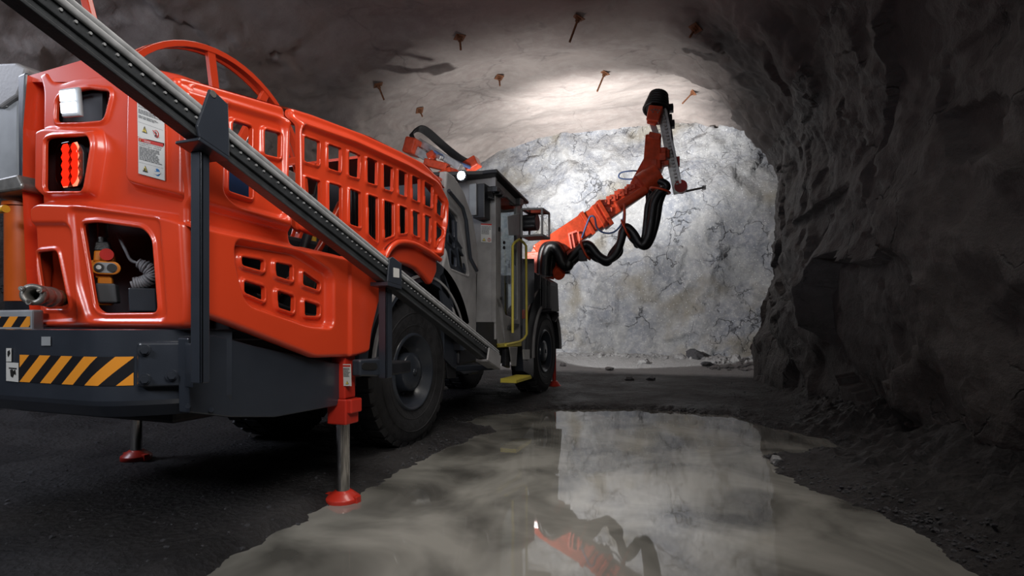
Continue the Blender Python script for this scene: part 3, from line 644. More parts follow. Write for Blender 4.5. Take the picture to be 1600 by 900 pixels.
# stripes follow the bumper
def arcs():
    s = 0; out = [0]
    for a, c_ in zip(cur, cur[1:]): s += (c_-a).length; out.append(s)
    return out
AL = arcs()
def atx(xpx):       # arc length where the bumper is seen at pixel column
    best = None
    for i, p in enumerate(cur):
        dx, dy = p.x-CAM.x, p.y-CAM.y; dd = -SN*dx+CS*dy; x = 800+F*(CS*dx+SN*dy)/dd
        if best is not None and (x-xpx)*(best-xpx) <= 0: return i-1+(xpx-best)/(x-best)
        best = x
    return len(cur)-1
def curp(f):
    i = int(min(f, len(cur)-2)); return cur[i].lerp(cur[i+1], f-i), AL[i]+(AL[i+1]-AL[i])*(f-i)
def strip(f0, f1, z0, z1, name, mat, off=.003):
    fs_ = np.linspace(f0, f1, 30); vs = []; uv = []
    for f in fs_:
        p, s = curp(f); p2, _ = curp(min(f+.05, len(cur)-1.001)); p1, _ = curp(max(0, f-.05)); t = (p2-p1).normalized(); n = Vector((t.y, -t.x, 0))*off
        vs += [p+n+Vector((0, 0, z0)), p+n+Vector((0, 0, z1))]; uv += [(s, z0), (s, z1)]
    b = MB(); b.add(vs, [(2*i, 2*i+2, 2*i+3, 2*i+1) for i in range(29)], 0, True); o = part(b, name, mat)
    ul = o.data.uv_layers.new(name='UVMap')
    s0 = curp(atx(31.5))[1]
    for l in o.data.loops: q = uv[l.vertex_index]; ul.data[l.index].uv = (q[0]-s0+1.17*zb+.069, q[1])
    return o
zt = ony(60, 555, -2.42).z; zb = ony(60, 598, -2.42).z
strip(atx(32), atx(209), zb, zt, 'hazard_strip', m_str)
b = MB(); q = [ony(x, y, -2.425) for x, y in ((10, 595), (29, 597), (29, 567), (10, 566))]; b.prism(q, (0, -.001, 0)); 
q = [ony(x, y, -2.425) for x, y in ((10, 565), (18, 565), (18, 544), (10, 544))]; b.prism(q, (0, -.001, 0))
for pxs in (((14, 574), (26, 575), (26, 577), (14, 576)), ((16, 578), (19, 577), (23, 582), (20, 590), (17, 588)), ((22, 578), (24, 578), (25, 586), (22, 584)), ((12, 549), (15, 547), (16, 552), (13, 558), (12, 555))):
    b.prism([ony(x, y, -2.427) for x, y in pxs[::-1]], (0, -.001, 0), 1)
part(b, 'lifting_point_sticker', [m_wht, m_sblk])
b = MB(); q = [ony(x, y, -2.425) for x, y in ((65, 540), (79, 540), (79, 526), (65, 526))]; b.prism(q, (0, -.001, 0)); part(b, 'small_grey_plate', m_lgry)
# upper striped step on the left
b = MB(); z0 = ony(0, 511, -2.3).z; z1 = ony(0, 495, -2.3).z
xa = -1.75; xb = ony(47, 505, -2.33).x; b.add([(xa, -2.33, z0), (xb, -2.33, z0), (xb, -2.33, z1), (xa, -2.33, z1)], [(0, 1, 2, 3)])
o = part(b, 'step_hazard_strip', m_str); ul = o.data.uv_layers.new(name='UVMap')
for l in o.data.loops: v = o.data.vertices[l.vertex_index].co; ul.data[l.index].uv = (v.x*1.1+.02, v.z)
b = MB(); b.box((xa, -2.329, z0-.035), (xb+.01, -2.28, z1+.03)); part(b, 'grey_step', m_lgry, .008)
# chassis plate on the near side
def sidep(px, v, th, name, mat, bev=.006, parent=None):
    b = MB(); b.prism([onx(x, y, v) for x, y in px], (-th, 0, 0)); return part(b, name, mat, bev)
sidep([(294, 528), (335, 523), (400, 541), (470, 556), (536, 570), (533, 615), (527, 634), (430, 652), (360, 652), (296, 645)], VL-.01, .06, 'chassis_side_plate', m_dk)
b = MB(); b.box((-1.7, -2.2, .60), (VL-.06, -1.15, .70)); b.box((-1.35, -2.0, .5), (-.15, 3.2, .80)); b.box((-1.5, -1.2, .62), (.05, -.75, .95)); b.box((-1.5, .75, .6), (.05, 1.5, .95)); part(b, 'chassis_frame', m_blk, .02)
# chassis beneath, seen as the dark underside behind the bumper
b = MB(); q = [(-1.65, -2.36), (-.06, -2.36), (.06, -2.30), (.24, -2.08), (.24, -1.1), (-1.65, -1.1)]; b.prism([Vector((x, y, .605)) for x, y in q], (0, 0, .30)); part(b, 'chassis_box', m_blk)
for x, y in ((66, 616), (91, 618), (243, 632), (273, 636), (295, 634), (331, 640)):
    b = MB(); p = onx(x, y, VL-.005) if x > 290 else ony(x, y, -2.40+max(0, (x-150))*.0022); b.cyl(p, p+Vector((.01, -.012, 0)), .010, n=6); part(b, 'bolt_head', m_dk)
# bracket plate that carries the first post
sN = Vector((cur[-3]-cur[-14])).normalized(); nN = Vector((sN.y, -sN.x, 0))
f0, f1 = atx(214), atx(284); a, _ = curp(f0); c_, _ = curp(f1)
b = MB(); zt_, zb_ = ony(250, 533, -2.25).z, ony(250, 601, -2.25).z
pl = [a+nN*.035+Vector((0, 0, z)) for z in (zb_, zt_)]; pr3 = [c_+nN*.05+Vector((0, 0, z)) for z in (zt_, zb_)]
b.prism(pl+pr3, -nN*.03); o = part(b, 'post_bracket', m_dk, .012, 3)
for u_, v_ in ((.13, .82), (.13, .18), (.72, .25)):
    e = MB(); p = pl[0].lerp(pr3[1], u_)+Vector((0, 0, (zt_-zb_)*v_)); e.cyl(p, p+nN*.012, .022, n=20); e.cyl(p+nN*.012, p+nN*.026, .015, n=6); sub(e, 'bracket_bolt', m_dk, o, .002)
e = MB(); VP = .47
g1 = onx(316, 532, VP-.02); 
e.prism([c_+nN*.05+Vector((0, 0, zt_)), Vector((VP-.06, onx(320, 560, VP).y, zt_-.005)), Vector((VP-.06, onx(320, 560, VP).y, zb_+.01)), c_+nN*.05+Vector((0, 0, zb_))], Vector((-.03, .02, 0))); sub(e, 'gusset', m_dk, o, .006)
# --- rail posts
def post(x0, x1, y0, y1, v, name='rail_post'):
    xm = (x0+x1)/2; a = onx(x1, y1, v); t = onx(x1, y0, v); y_a, y_b = a.y, onx(xm, y1, v).y; zt_ = t.z; zb_ = a.z
    b = MB(); b.box((v-.012, y_a, zb_), (v, y_b, zt_)); b.box((v-.056, y_b, zb_), (v, y_b+.012, zt_)); return part(b, name, m_dk, .004)
post(301, 328, 222, 598, VP)
post(595, 613, 438, 590, VP)
# --- side cover 2 (rear side cover, with lower grille)
def Z5(*p): return zo(p, 260, 100, 4.5)
def Z6(*p): return zo(p, 300, 300, 4.5)
out2 = [(291, 117), (300, 116), (455, 163), (459, 172), (459, 355), (462, 378), (470, 384), (528, 398), (583, 428), (590, 440), (577, 475), (566, 520), (563, 550), (540, 557), (480, 559), (400, 528), (345, 507), (301, 492), (300, 300), (293, 220)]
holes2 = [Z5((518, 392), (650, 432), (648, 595), (510, 562)), Z5((738, 452), (852, 482), (848, 655), (735, 627)),
          [(369, 252), (405, 263), (405, 309), (368, 297)], [(424, 263), (449, 270), (449, 303), (424, 296)],
          Z6((328, 455), (492, 480), (488, 558), (335, 515)), Z6((570, 495), (692, 517), (692, 627), (575, 590)), Z6((765, 558), (887, 642), (880, 692), (765, 652)),
          Z6((348, 623), (494, 667), (494, 768), (350, 707)), Z6((583, 693), (702, 732), (700, 848), (590, 812)), Z6((773, 763), (884, 797), (882, 872), (778, 868))]
f2 = [(sp([(280, 130), (301, 138), (458, 186), (470, 190), (470, 374), (650, 420), (650, 640), (270, 640)], VL), .05, .05, .03),
      (sp([(357, 158), (456, 188), (458, 342), (375, 320), (354, 302)], VL), -.055, .04, .05),
      (sp([(270, 346), (300, 352), (462, 388), (560, 408), (640, 440), (640, 620), (270, 620)], VL), .055, .04, .02),
      (sp([(270, 306), (300, 315), (475, 362), (475, 390), (300, 352), (270, 346)], VL), -.03, .05, .03),
      (sp([(354, 376), (455, 394), (508, 428), (508, 512), (470, 508), (372, 474), (357, 420)], VL), -.055, .03, .05),
      (sp([(532, 385), (600, 395), (600, 600), (532, 600)], VL), .018, .012, .01)]
cov2 = fin(molded('rear_side_cover', m_or, None, side_frame(VL-.05), sp(out2, VL), [sp(h, VL) for h in holes2], f2, .0062, .022, .02, .03, .014, (.024, .006, .014)))
for x, y in ((541, 415), (541, 541)):
    b = MB(); p = onx(x, y, VL+.03); b.cyl(p+Vector((-.04, 0, 0)), p+Vector((-.012, 0, 0)), .009, n=12); b.cyl(p+Vector((-.012, 0, 0)), p+Vector((-.007, 0, 0)), .006, n=6); o = part(b, 'cover_bolt', m_stl)
b = MB(); b.prism([onx(x, y, VL+.045) for x, y in ((524, 466), (530, 466), (530, 496), (524, 496))], (-.03, 0, 0)); part(b, 'latch_slot', m_blk, .003)
# front-side cover 3
def Z1(*p): return zo(p, 440, 150, 3.6)
out3 = Z1((78, 58), (200, 96), (500, 212), (700, 308), (822, 372), (918, 470), (938, 560), (918, 620), (914, 720), (900, 790))+[(687, 400), (688, 424), (679, 446), (668, 432), (656, 420), (643, 414), (630, 411), (600, 416), (560, 402), (530, 390), (500, 373), (462, 360), (462, 200)]
r1 = [((118, 226), (207, 258), (203, 392), (118, 368)), ((252, 270), (328, 296), (325, 430), (255, 408)), ((370, 308), (435, 335), (430, 465), (370, 448)), ((472, 345), (532, 368), (530, 502), (475, 487)), ((566, 385), (620, 405), (616, 538), (568, 522)), ((650, 415), (698, 435), (696, 568), (652, 552)), ((727, 448), (770, 465), (770, 598), (729, 582)), ((797, 482), (845, 510), (842, 632), (799, 615)), ((868, 558), (903, 600), (899, 690), (866, 660)),
      ((122, 455), (210, 480), (208, 660), (122, 600)), ((258, 488), (330, 508), (328, 705), (260, 682)), ((374, 522), (438, 545), (438, 742), (376, 722)), ((478, 555), (535, 572), (535, 828), (482, 780)), ((568, 587), (625, 605), (625, 785), (572, 805)), ((655, 615), (700, 632), (700, 772), (658, 775)), ((730, 645), (770, 658), (770, 795), (733, 780)), ((798, 668), (835, 682), (830, 832), (800, 815)), ((864, 710), (898, 748), (891, 785), (862, 852))]
f3 = [(sp(Z1((60, 122), (400, 238), (700, 375), (860, 468), (925, 590), (925, 1200), (60, 1200)), VU), .075, .075, .05),
      (sp(Z1((92, 160), (400, 272), (700, 408), (850, 500), (906, 590), (906, 720), (870, 880), (790, 862), (715, 818), (650, 822), (560, 890), (470, 858), (340, 758), (95, 650)), VU), -.045, .03, .05)]
f3.append((sp([(592, 410), (606, 388), (620, 378), (640, 379), (660, 388), (700, 410), (700, 430), (690, 470), (592, 470)], VU), -.07, .05, .04))
cov3 = fin(molded('engine_side_cover', m_or, None, side_frame(VU-.03), sp(out3, VU), [sp(Z1(*h), VU) for h in r1], f3, .0066, .022, .02, .03, .013, (.022, .003, .012)))
# wheel arch flare of cover 3
b = MB(); pts = [onx(x, y, VU) for x, y in ((598, 404), (607, 388), (620, 379), (640, 380), (660, 389), (674, 398), (685, 406))]; pts = spline(pts, 5)
b.tube([p+Vector((.015, 0, 0)) for p in pts], .020, 10); part(b, 'arch_flare', m_or)
# covers' roof and top chamfer
b = MB(); tp2 = [onx(x, y, VL-.06) for x, y in ((293, 124), (455, 170))]; tp3 = [onx(x, y+5, VU-.05) for x, y in Z1((82, 60), (500, 212), (822, 374), (918, 500))]
for tp in (tp2, tp3):
    k = len(tp); vs = [p+Vector((dx, 0, dz)) for dx, dz in ((0, 0), (-.10, .01), (-.13, -.04)) for p in tp]
    b.add(vs, [(r_*k+i, r_*k+i+1, (r_+1)*k+i+1, (r_+1)*k+i) for r_ in range(2) for i in range(k-1)])
pz = [q for q in tp3 if q.y > -.5]; z_ = pz[0].z; b.box((-1.6, -.45, z_-.02), (VU-.12, .35, z_+.0)); part(b, 'hood_top', m_or)
b = MB(); b.prism([ony(x, y, UR+.05) for x, y in ((46, 118), (135, 92), (190, 94), (283, 120), (283, 128), (46, 128))], (0, .4, 0)); part(b, 'rear_hood', m_or)
# radiator block and internals seen through the grilles
b = MB(); b.box((-.25, -.75, 1.2), (-.05, .02, 2.0)); rad = part(b, 'radiator', m_blk, .01)
b = MB()
for k in range(24): y = -.73+k*.031; b.box((-.05, y, 1.22), (-.035, y+.010, 1.98))
sub(b, 'radiator_fins', m_blk, rad)
b = MB(); b.box((-1.4, -1.3, .9), (-.25, .3, 1.55)); b.box((-1.5, -1.9, .8), (-.5, -1.3, 1.45)); part(b, 'engine_block', m_blk, .03)
for a, c_, r_, m_ in (((.0, -2.0, 1.0), (.0, -1.2, 1.35), .03, m_blk), ((-.05, -1.5, 1.0), (-.1, -1.0, 1.9), .028, m_blk), ((-.1, -1.9, 1.25), (-.1, -1.1, 1.2), .03, m_blk), ((.05, -1.55, 1.15), (.05, -1.0, 1.75), .022, m_or), ((-.3, -2.1, 1.5), (-.3, -1.0, 1.52), .03, m_blk)):
    b = MB(); b.tube(spline([a, (Vector(a)+Vector(c_))/2+Vector((.03, 0, -.06)), c_]), r_, 10); part(b, 'hydraulic_pipe', m_)
b = MB(); b.bar((-.3, -1.75, 2.0), (-.3, -.95, 1.93), .05, .06); b.cyl((-.275, -1.4, 1.965), (-.27, -1.4, 1.965), .012); part(b, 'white_bracket', m_alu, .004)
b = MB()
for k in range(5): b.tube(spline([(.05, -2.2, 1.0+.12*k), (.08, -2.17, 1.5+.03*k), (.02, -2.2, 1.8)]), .012, 8)
part(b, 'orange_cables', M('cable_orange', (.7, .2, .02), .4))
b = MB(); b.box((-1.6, -1.92, .95), (.12, -1.86, 1.45)); part(b, 'rear_firewall', m_blk)
b = MB(); b.box((-1.0, -1.75, .78), (.2, -1.1, .95)); b.tube(spline([(.12, -1.75, 1.0), (.14, -1.5, .97), (.12, -1.3, .94), (.1, -1.15, .9)]), .03, 8)
b.tube(spline([(.1, -1.75, 1.12), (.14, -1.4, 1.02), (.12, -1.15, 1.05)]), .022, 8); part(b, 'hydraulic_block', m_blk, .01)
b = MB(); 
for k in range(9): b.bar((.13, -1.47+.014*k, 1.12+.006*k), (.13, -1.44+.014*k, 1.28-.003*k), .006, .02)
part(b, 'cooling_fins', m_stl)
# hose reel with its guard ring
RV = -.7; rcn = Vector((RV, -1.22, 1.96))
def ringpts(r, x, a0, a1, n=40): return [Vector((x, rcn.y+r*math.cos(math.radians(a0+(a1-a0)*k/n)), rcn.z+r*math.sin(math.radians(a0+(a1-a0)*k/n)))) for k in range(n+1)]
b = MB()
for x, w_ in ((RV+.03, .05), (RV-.05, .012)):
    A = ringpts(.77, x, 0, 360, 64); B_ = ringpts(.735, x, 0, 360, 64)
    A2 = [p+Vector((-w_, 0, 0)) for p in A]; B2 = [p+Vector((-w_, 0, 0)) for p in B_]; n = len(A)
    for i in range(n-1):
        b.add([A[i], A[i+1], B_[i+1], B_[i], A2[i], A2[i+1], B2[i+1], B2[i]], [(0, 1, 2, 3), (7, 6, 5, 4), (0, 4, 5, 1), (3, 2, 6, 7)], 0)
for dg in (22, 62, 98, 142, 200, 250, 300, 340):
    a = math.radians(dg); dr = Vector((0, math.cos(a), math.sin(a)))
    for x in (RV+.01,): b.bar(rcn+Vector((.01, 0, 0))+dr*.2, rcn+Vector((.01, 0, 0))+dr*.75, .055, .03, (1, 0, 0))
part(b, 'reel_guard_ring', m_or, .003)
b = MB(); b.cyl((RV+.12, -1.22, 1.72), (RV+.10, -1.22, 1.72), .42, n=48); b.cyl((RV-.2, -1.22, 1.72), (RV-.22, -1.22, 1.72), .42, n=48); b.cyl((RV-.2, -1.22, 1.72), (RV+.1, -1.22, 1.72), .2, n=32); part(b, 'blue_hose_reel', m_blue)
b = MB(); b.tube(spline([Vector((RV+.2, -1.22+.62*math.cos(a), 1.62+.50*math.sin(a))) for a in [math.radians(x) for x in range(60, -70, -15)]]), .022, 10); part(b, 'yellow_hose', m_yhose)
b = MB(); b.bar(ony(148, 50, -2.0), ony(120, -60, -2.0), .05, .03, (0, 1, 0)); b.bar(ony(148, 50, -2.0), ony(152, 110, -2.0), .05, .03, (0, 1, 0)); part(b, 'mast_bar', m_or, .004)
# --- support jacks
def jack(x, y, name_lab, top, housing):
    c = onz(x, y-8, 0.02); c.z = gz(c.x, c.y); 
    b = MB(); b.cyl(c+Vector((0, 0, .05)), c+Vector((0, 0, top)), .038, n=32); o = part(b, 'jack_cylinder', m_chr)
    o['label'] = name_lab
    b = MB(); b.lathe(c+Vector((0, 0, -.015)), (0, 0, 1), [(.0, 0), (.085, 0), (.098, .02), (.098, .045), (.06, .075), (.045, .085), (0, .088)], 24)
    b.box(c+Vector((-.11, -.02, .0)), c+Vector((.11, .02, .045))); o2 = sub(b, 'jack_foot', m_red, o, .003)
    if housing:
        b = MB(); b.bar(c+Vector((0, 0, .455)), c+Vector((0, 0, .60)), .13, .12, (0, 1, 0)); b.bar(c+Vector((0, 0, .60)), c+Vector((0, 0, .96)), .10, .10, (0, 1, 0)); b.bar(c+Vector((.02, 0, .52)), c+Vector((.02, 0, .60)), .15, .10, (0, 1, 0)); sub(b, 'jack_housing', m_red, o, .008)
    return c
jc = jack(536, 775, 'chrome support leg by the near rear wheel', .5, True)
jack(213, 724, 'chrome support leg under the rear bumper', .62, False)
def s3(poly, text, asp):
    poly([(.02, .04), (.98, .04), (.98, .12), (.02, .12)], 1); lines(poly, .18, .6, 7); tri(poly, .5, .85, .09, asp)
sticker([(536, 569), (548, 569), (549, 603), (537, 603)], lambda x, y: ony(x, y, jc.y-.052), 'jack_sticker', s3, .001)
# --- wheels
def wheel_meshes(R=.6, W=.34):
    t = MB(); prof = [(.30, -.01), (.335, 0), (.37, .008), (.45, .022), (.53, .012), (.575, -.012), (.592, -.045), (.592, -W+.045), (.575, -W+.012), (.50, -W-.01), (.34, -W), (.30, -W+.01), (.30, -.01)]
    t.lathe((0, 0, 0), (1, 0, 0), prof, 96)
    nl = 34
    for k in range(nl):
        for side in (0, 1):
            a0 = (k+.5*side)*math.tau/nl; a1 = a0+math.tau/nl*.68
            xs = (.002, -.15) if side == 0 else (-W-.002, -W+.15)
            vs = []
            for a in (a0, (a0+a1)/2, a1):
                for r_, x in ((.545, xs[0]+(-.002 if side == 0 else .002)), (.606, xs[0]-(.02 if side == 0 else -.02)), (.606, xs[1]), (.585, xs[1])): vs.append(Vector((x, r_*math.cos(a), r_*math.sin(a))))
            t.add(vs, [(0, 1, 5, 4), (4, 5, 9, 8), (1, 2, 6, 5), (5, 6, 10, 9), (2, 3, 7, 6), (6, 7, 11, 10), (3, 2, 1, 0), (8, 9, 10, 11)])
    t.lathe((0, 0, 0), (1, 0, 0), [(.375, .008), (.379, .014), (.385, .011)], 96); t.lathe((0, 0, 0), (1, 0, 0), [(.475, .020), (.479, .026), (.486, .019)], 96)
    r_ = MB(); r_.lathe((0, 0, 0), (1, 0, 0), [(.318, -.005), (.305, .012), (.292, .008), (.286, -.03), (.270, -.035), (.262, -.09), (.240, -.10), (.225, -.15), (.17, -.16), (0, -.16)], 64)
    for k in range(10):
        a = k*math.tau/10; p = Vector((-.158, .20*math.cos(a), .20*math.sin(a))); r_.cyl(p, p+Vector((.025, 0, 0)), .014, n=6)
    h = MB(); h.lathe((0, 0, 0), (1, 0, 0), [(.155, -.16), (.155, -.02), (.145, -.008), (.09, .004), (0, .008)], 48)
    h.lathe((0, 0, 0), (1, 0, 0), [(.03, .006), (.03, .014), (.0, .014)], 6)
    return t, r_, h
wt, wr, wh = wheel_meshes()
first = None
for (x, y, flip) in ((0, 0, 0), (0, 3.74, 0), (-1.5, 0, 1), (-1.5, 3.74, 1)):
    if first is None:
        ti = wt.build('wheel', m_tire, rig); ri = wr.build('rim', m_dk, ti); hu = wh.build('hub_cap', m_dk, ti); first = (ti, ri, hu); o = ti
    else:
        o = first[0].copy(); C.objects.link(o)
        for c_ in first[1:]: q = c_.copy(); C.objects.link(q); q.parent = o
    o.location = Vector((x, y, .595+gz(x, y)*0))+ROFF; o.rotation_euler = (.2*y, 0, math.pi if flip else 0)
# fenders: arched bands over the rear wheel
def fender(cy, cz, r0, r1, a0, a1, v0, v1, name, mat, bev=.004, n=28):
    b = MB(); 
    for k in range(n):
        q = []
        for a in (a0+(a1-a0)*k/n, a0+(a1-a0)*(k+1)/n):
            a = math.radians(a)
            for v, r_ in ((v0, r0), (v0, r1), (v1, r1), (v1, r0)): q.append((v, cy+r_*math.cos(a), cz+r_*math.sin(a)))
        b.add(q, [(0, 4, 5, 1), (1, 5, 6, 2), (2, 6, 7, 3), (3, 7, 4, 0)]+([(0, 1, 2, 3)] if k == 0 else [])+([(7, 6, 5, 4)] if k == n-1 else []), 0, False)
    return part(b, name, mat)
fender(0, .62, .70, .725, 10, 172, .09, -.40, 'rear_fender', m_blk)
fender(0, .62, .74, .76, 10, 172, .13, .11, 'fender_edge', m_gry); fender(0, .62, .70, .74, 10, 172, .12, .09, 'fender_lip', m_dk)
fender(-.03, .62, .76, .86, 100, 176, .10, .0, 'fender_edge', m_dk)
fender(0, .62, .76, .90, 25, 100, .12, .05, 'fender_plate', m_dk)
fender(3.74, .60, .68, .70, 0, 185, .03, -.45, 'front_fender', m_blk)
fender(3.74, .60, .69, .72, 0, 185, .06, .03, 'fender_edge', m_gry)
fender(3.74, .60, .72, .95, 60, 185, .03, .0, 'fender_plate', m_blk)
b = MB(); q = [onx(x, y, .42) for x, y in ((563, 562), (594, 560), (606, 556), (608, 588), (563, 588))]
b.prism(q, (-.06, 0, 0)); o = part(b, 'tread_bracket', m_dk, .012, 3); 
e = MB(); e.prism([onx(x, y, .423) for x, y in ((566, 570), (569, 567), (587, 567), (590, 570), (590, 575), (587, 578), (569, 578), (566, 575))], (-.01, 0, 0)); sub(e, 'bracket_slot', m_sblk, o)
b = MB(); b.box((.0, -1.0, .66), (.40, -.72, .74)); part(b, 'jack_arm', m_blk, .01)
# --- rail
VR = VP
def rpt(x, y): return onx(x, y, VR)
A_ = rpt(-40, -75); B_ = rpt(772, 560); d = (B_-A_).normalized(); up = Vector((1, 0, 0)).cross(d)
if up.z < 0: up = -up
rail = empty('guide_rail', (VR, B_.y, B_.z)); T(rail, 'long dark steel rail lying slantwise along the rig side in three forked brackets', 'rail')
ro = rail.location
def RL(b, name, mat, par=None, bev=0):
    b.v = [tuple(Vector(v)-ro) for v in b.v] if par is None or par == rail else [tuple(Vector(v)-ro) for v in b.v]
    return b.build(name, mat, par or rail, bev)
def rb(t, off_up, off_v): return A_.lerp(B_, t)+up*off_up+Vector((off_v, 0, 0))
# cross-section grows slightly towards the lower end like the photographed rail
b = MB(); b.bar(rb(0, .012, 0), rb(1, .010, 0), .050, .050, up, w2=.055, h2=.075); RL(b, 'rail_web', m_rail, bev=.004)
b = MB(); b.bar(rb(0, -.026, -.004), rb(1, -.045, -.004), .030, .030, up, w2=.03, h2=.04); b.bar(rb(0, -.046, 0), rb(1, -.074, 0), .062, .012, up); RL(b, 'rail_flange', m_rail, bev=.003)
for ov, ou in ((.030, .050), (.036, .027)):
    b = MB(); b.tube([rb(0, ou, ov), rb(1, ou+.014, ov)], .0115, 12); RL(b, 'rail_tube', m_tube)
Ltot = (B_-A_).length; n_ = 90; rb0 = None
for k in range(n_):
    t = (k+.5)/n_; p = rb(t, .008+.008*t, .024)
    if rb0 is None:
        b = MB(); b.cyl((0, 0, 0), (.007, 0, 0), .0050, n=6); rb0 = b.build('rail_bolt', m_tube, rail); q_ = rb0
    else: q_ = rb0.copy(); C.objects.link(q_)
    q_.location = p-ro
# forks that hold the rail (parts of the rig)
def cradle(px_front, v, th, px_back=None, name='rail_cradle', hole=None):
    b = MB(); b.prism([onx(x, y, v) for x, y in px_front], (-th, 0, 0)); o = part(b, name, m_dk, .004); return o
o = cradle([(328, 139), (334, 141), (357, 163), (359, 222), (359, 246), (312, 214), (308, 196)], VR+.055, .012)
e = MB(); p = onx(333, 147, VR+.056); e.cyl(p, p+Vector((.002, 0, 0)), .013, n=16); sub(e, 'lug_hole', m_stl, o)
o = cradle([(286, 150), (292, 147), (311, 163), (311, 200), (282, 180)], VR-.045, .012)
b = MB(); q = [onx(x, y, VR+.055) for x, y in ((312, 214), (359, 246))]; q2 = [p+Vector((-.12, 0, 0)) for p in q]; b.prism([q[0], q[1], q2[1], q2[0]], (0, -.004, -.012)); part(b, 'cradle_base', m_dk, .003)
o = cradle([(609, 404), (614, 401), (628, 412), (628, 447), (606, 440)], VR+.055, .012)
cradle([(590, 405), (596, 401), (608, 410), (608, 425), (590, 420)], VR-.045, .012)
b = MB(); b.bar(onx(590, 404, VR-.05), onx(613, 404, VR+.05), .012, .012); b.prism([onx(x, y, VR+.055) for x, y in ((606, 440), (628, 447), (628, 452), (606, 446))], (-.12, 0, 0)); part(b, 'cradle_base', m_dk, .002)
b = MB(); b.prism([onx(x, y, VR+.0575) for x, y in ((615, 418), (624, 420), (624, 434), (615, 433))], (-.002, 0, 0)); part(b, 'small_white_plate', m_wht)
b = MB(); b.prism([onx(x, y, VR+.06) for x, y in ((765, 543), (783, 556), (782, 577), (762, 563))], (-.014, 0, 0)); b.prism([onx(x, y, VR-.05) for x, y in ((752, 543), (766, 543), (764, 562), (752, 560))], (-.012, 0, 0)); b.prism([onx(x, y, VR+.055) for x, y in ((762, 561), (782, 575), (782, 578), (762, 565))], (-.11, 0, 0)); part(b, 'rail_socket', m_gry, .004)
b = MB(); p = onx(772, 570, VR); b.bar(p+Vector((0, 0, -.02)), p+Vector((-.4, .1, -.05)), .06, .05); part(b, 'socket_arm', m_dk, .006)
# --- grey hood between engine cover and cab
def Z7(*p): return zo(p, 670, 250, 4.5)
VG = .12
outg = Z7((128, 72), (182, 112), (250, 222), (312, 400), (346, 620), (346, 790), (338, 812))+[(745, 440), (745, 527), (735, 528), (712, 508), (707, 478), (700, 450), (690, 425), (696, 400)]+Z7((120, 640), (135, 300), (118, 180))
fin(molded('grey_front_hood', m_gry, None, side_frame(VG), sp(outg, VG), [sp(Z7((122, 318), (205, 400), (245, 590), (282, 815), (150, 760), (122, 620)), VG)], [], .007, .05, .02, .03, .03, (.008, .006, .016)))
hw_ = [((135, 360), (170, 420), (175, 545), (135, 500)), ((192, 440), (222, 520), (230, 615), (194, 560)), ((135, 525), (172, 578), (174, 618), (135, 575)), ((150, 632), (186, 682), (186, 752), (152, 730)), ((200, 625), (243, 685), (252, 785), (214, 740))]
fin(molded('black_hood_grille', m_dk, None, side_frame(VG-.03), sp(Z7((118, 308), (208, 392), (250, 590), (290, 828), (146, 768), (116, 620)), VG-.03), [sp(Z7(*h), VG-.03) for h in hw_], [], .006, .02, .01, .02, .012, (.014, .008, .014)))
b = MB(); b.tube([onx(x, y, VG+.03) for x, y in Z7((140, 215), (238, 335), (262, 420), (292, 690), (338, 778))], .018, 8); part(b, 'hood_trim', m_dk)
b = MB(); b.prism([onx(x, y, VG-.12) for x, y in Z7((128, 120), (230, 260), (300, 600), (340, 800), (330, 1200), (150, 1150), (115, 700))], (-.9, 0, 0)); part(b, 'hood_core', m_blk)
b = MB(); b.prism([onx(x, y, VG-.0) for x, y in ((687, 430), (694, 425), (712, 505), (740, 532), (748, 545), (700, 520), (692, 470))], (-.03, 0, 0)); part(b, 'hood_skirt', m_dk, .004)
# lower boxes between the wheel and the cab
sidep([(694, 505), (712, 512), (745, 535), (748, 560), (748, 580), (726, 585), (705, 572), (694, 560)], .02, .5, 'step_well', m_dk)
sidep([(706, 508), (714, 508), (736, 527), (738, 532), (728, 530)], .04, .03, 'step_edge', m_gry)
for px in (((697, 563), (712, 566), (713, 590), (700, 592)), ((716, 560), (722, 561), (722, 582), (716, 582)), ((730, 548), (744, 550), (746, 585), (732, 586))):
    sidep(px, .0, .06, 'underbody_bracket', m_blk)
# --- cab
VC = .10; U0 = 1.55; zf = .82
def cb(px, u, th, name, mat, bev=.006): b = MB(); b.prism([ony(x, y, u) for x, y in px], (0, th, 0)); return part(b, name, mat, bev)
zt0 = onx(775, 277, VC).z; zt1 = onx(816, 320, VC).z; U1 = onx(816, 320, VC).y
b = MB(); b.box((-1.15, U0, zf), (VC, U0+.04, zt0)); part(b, 'cab_rear_wall', m_gry, .006)
b = MB(); b.box((-1.15, U0, zf), (-1.11, U1, zt1)); b.box((-1.15, U0, zf-.05), (VC-.03, U1, zf)); part(b, 'cab_shell', m_blk)
# roof
b = MB(); r0 = [ony(690, 266, U0-.28), ony(764, 270, U0-.28)]
rz0, rz1 = zt0, zt1+.02
b.prism([Vector((VC+.06, U0-.12, rz0+.01)), Vector((VC+.06, U1+.08, rz1)), Vector((VC+.06, U1+.08, rz1+.04)), Vector((VC+.06, U0-.12, rz0+.055))], (-1.3, 0, 0)); part(b, 'cab_roof', m_blk, .012)
b = MB(); b.prism([Vector((VC-.10, U0-.12, rz0+.01)), Vector((-.9, U0-.45, rz0-.02)), Vector((-.9, U0, rz0-.02)), Vector((VC-.1, U0, rz0+.01))], (0, 0, .04)); part(b, 'roof_visor', m_blk, .004)
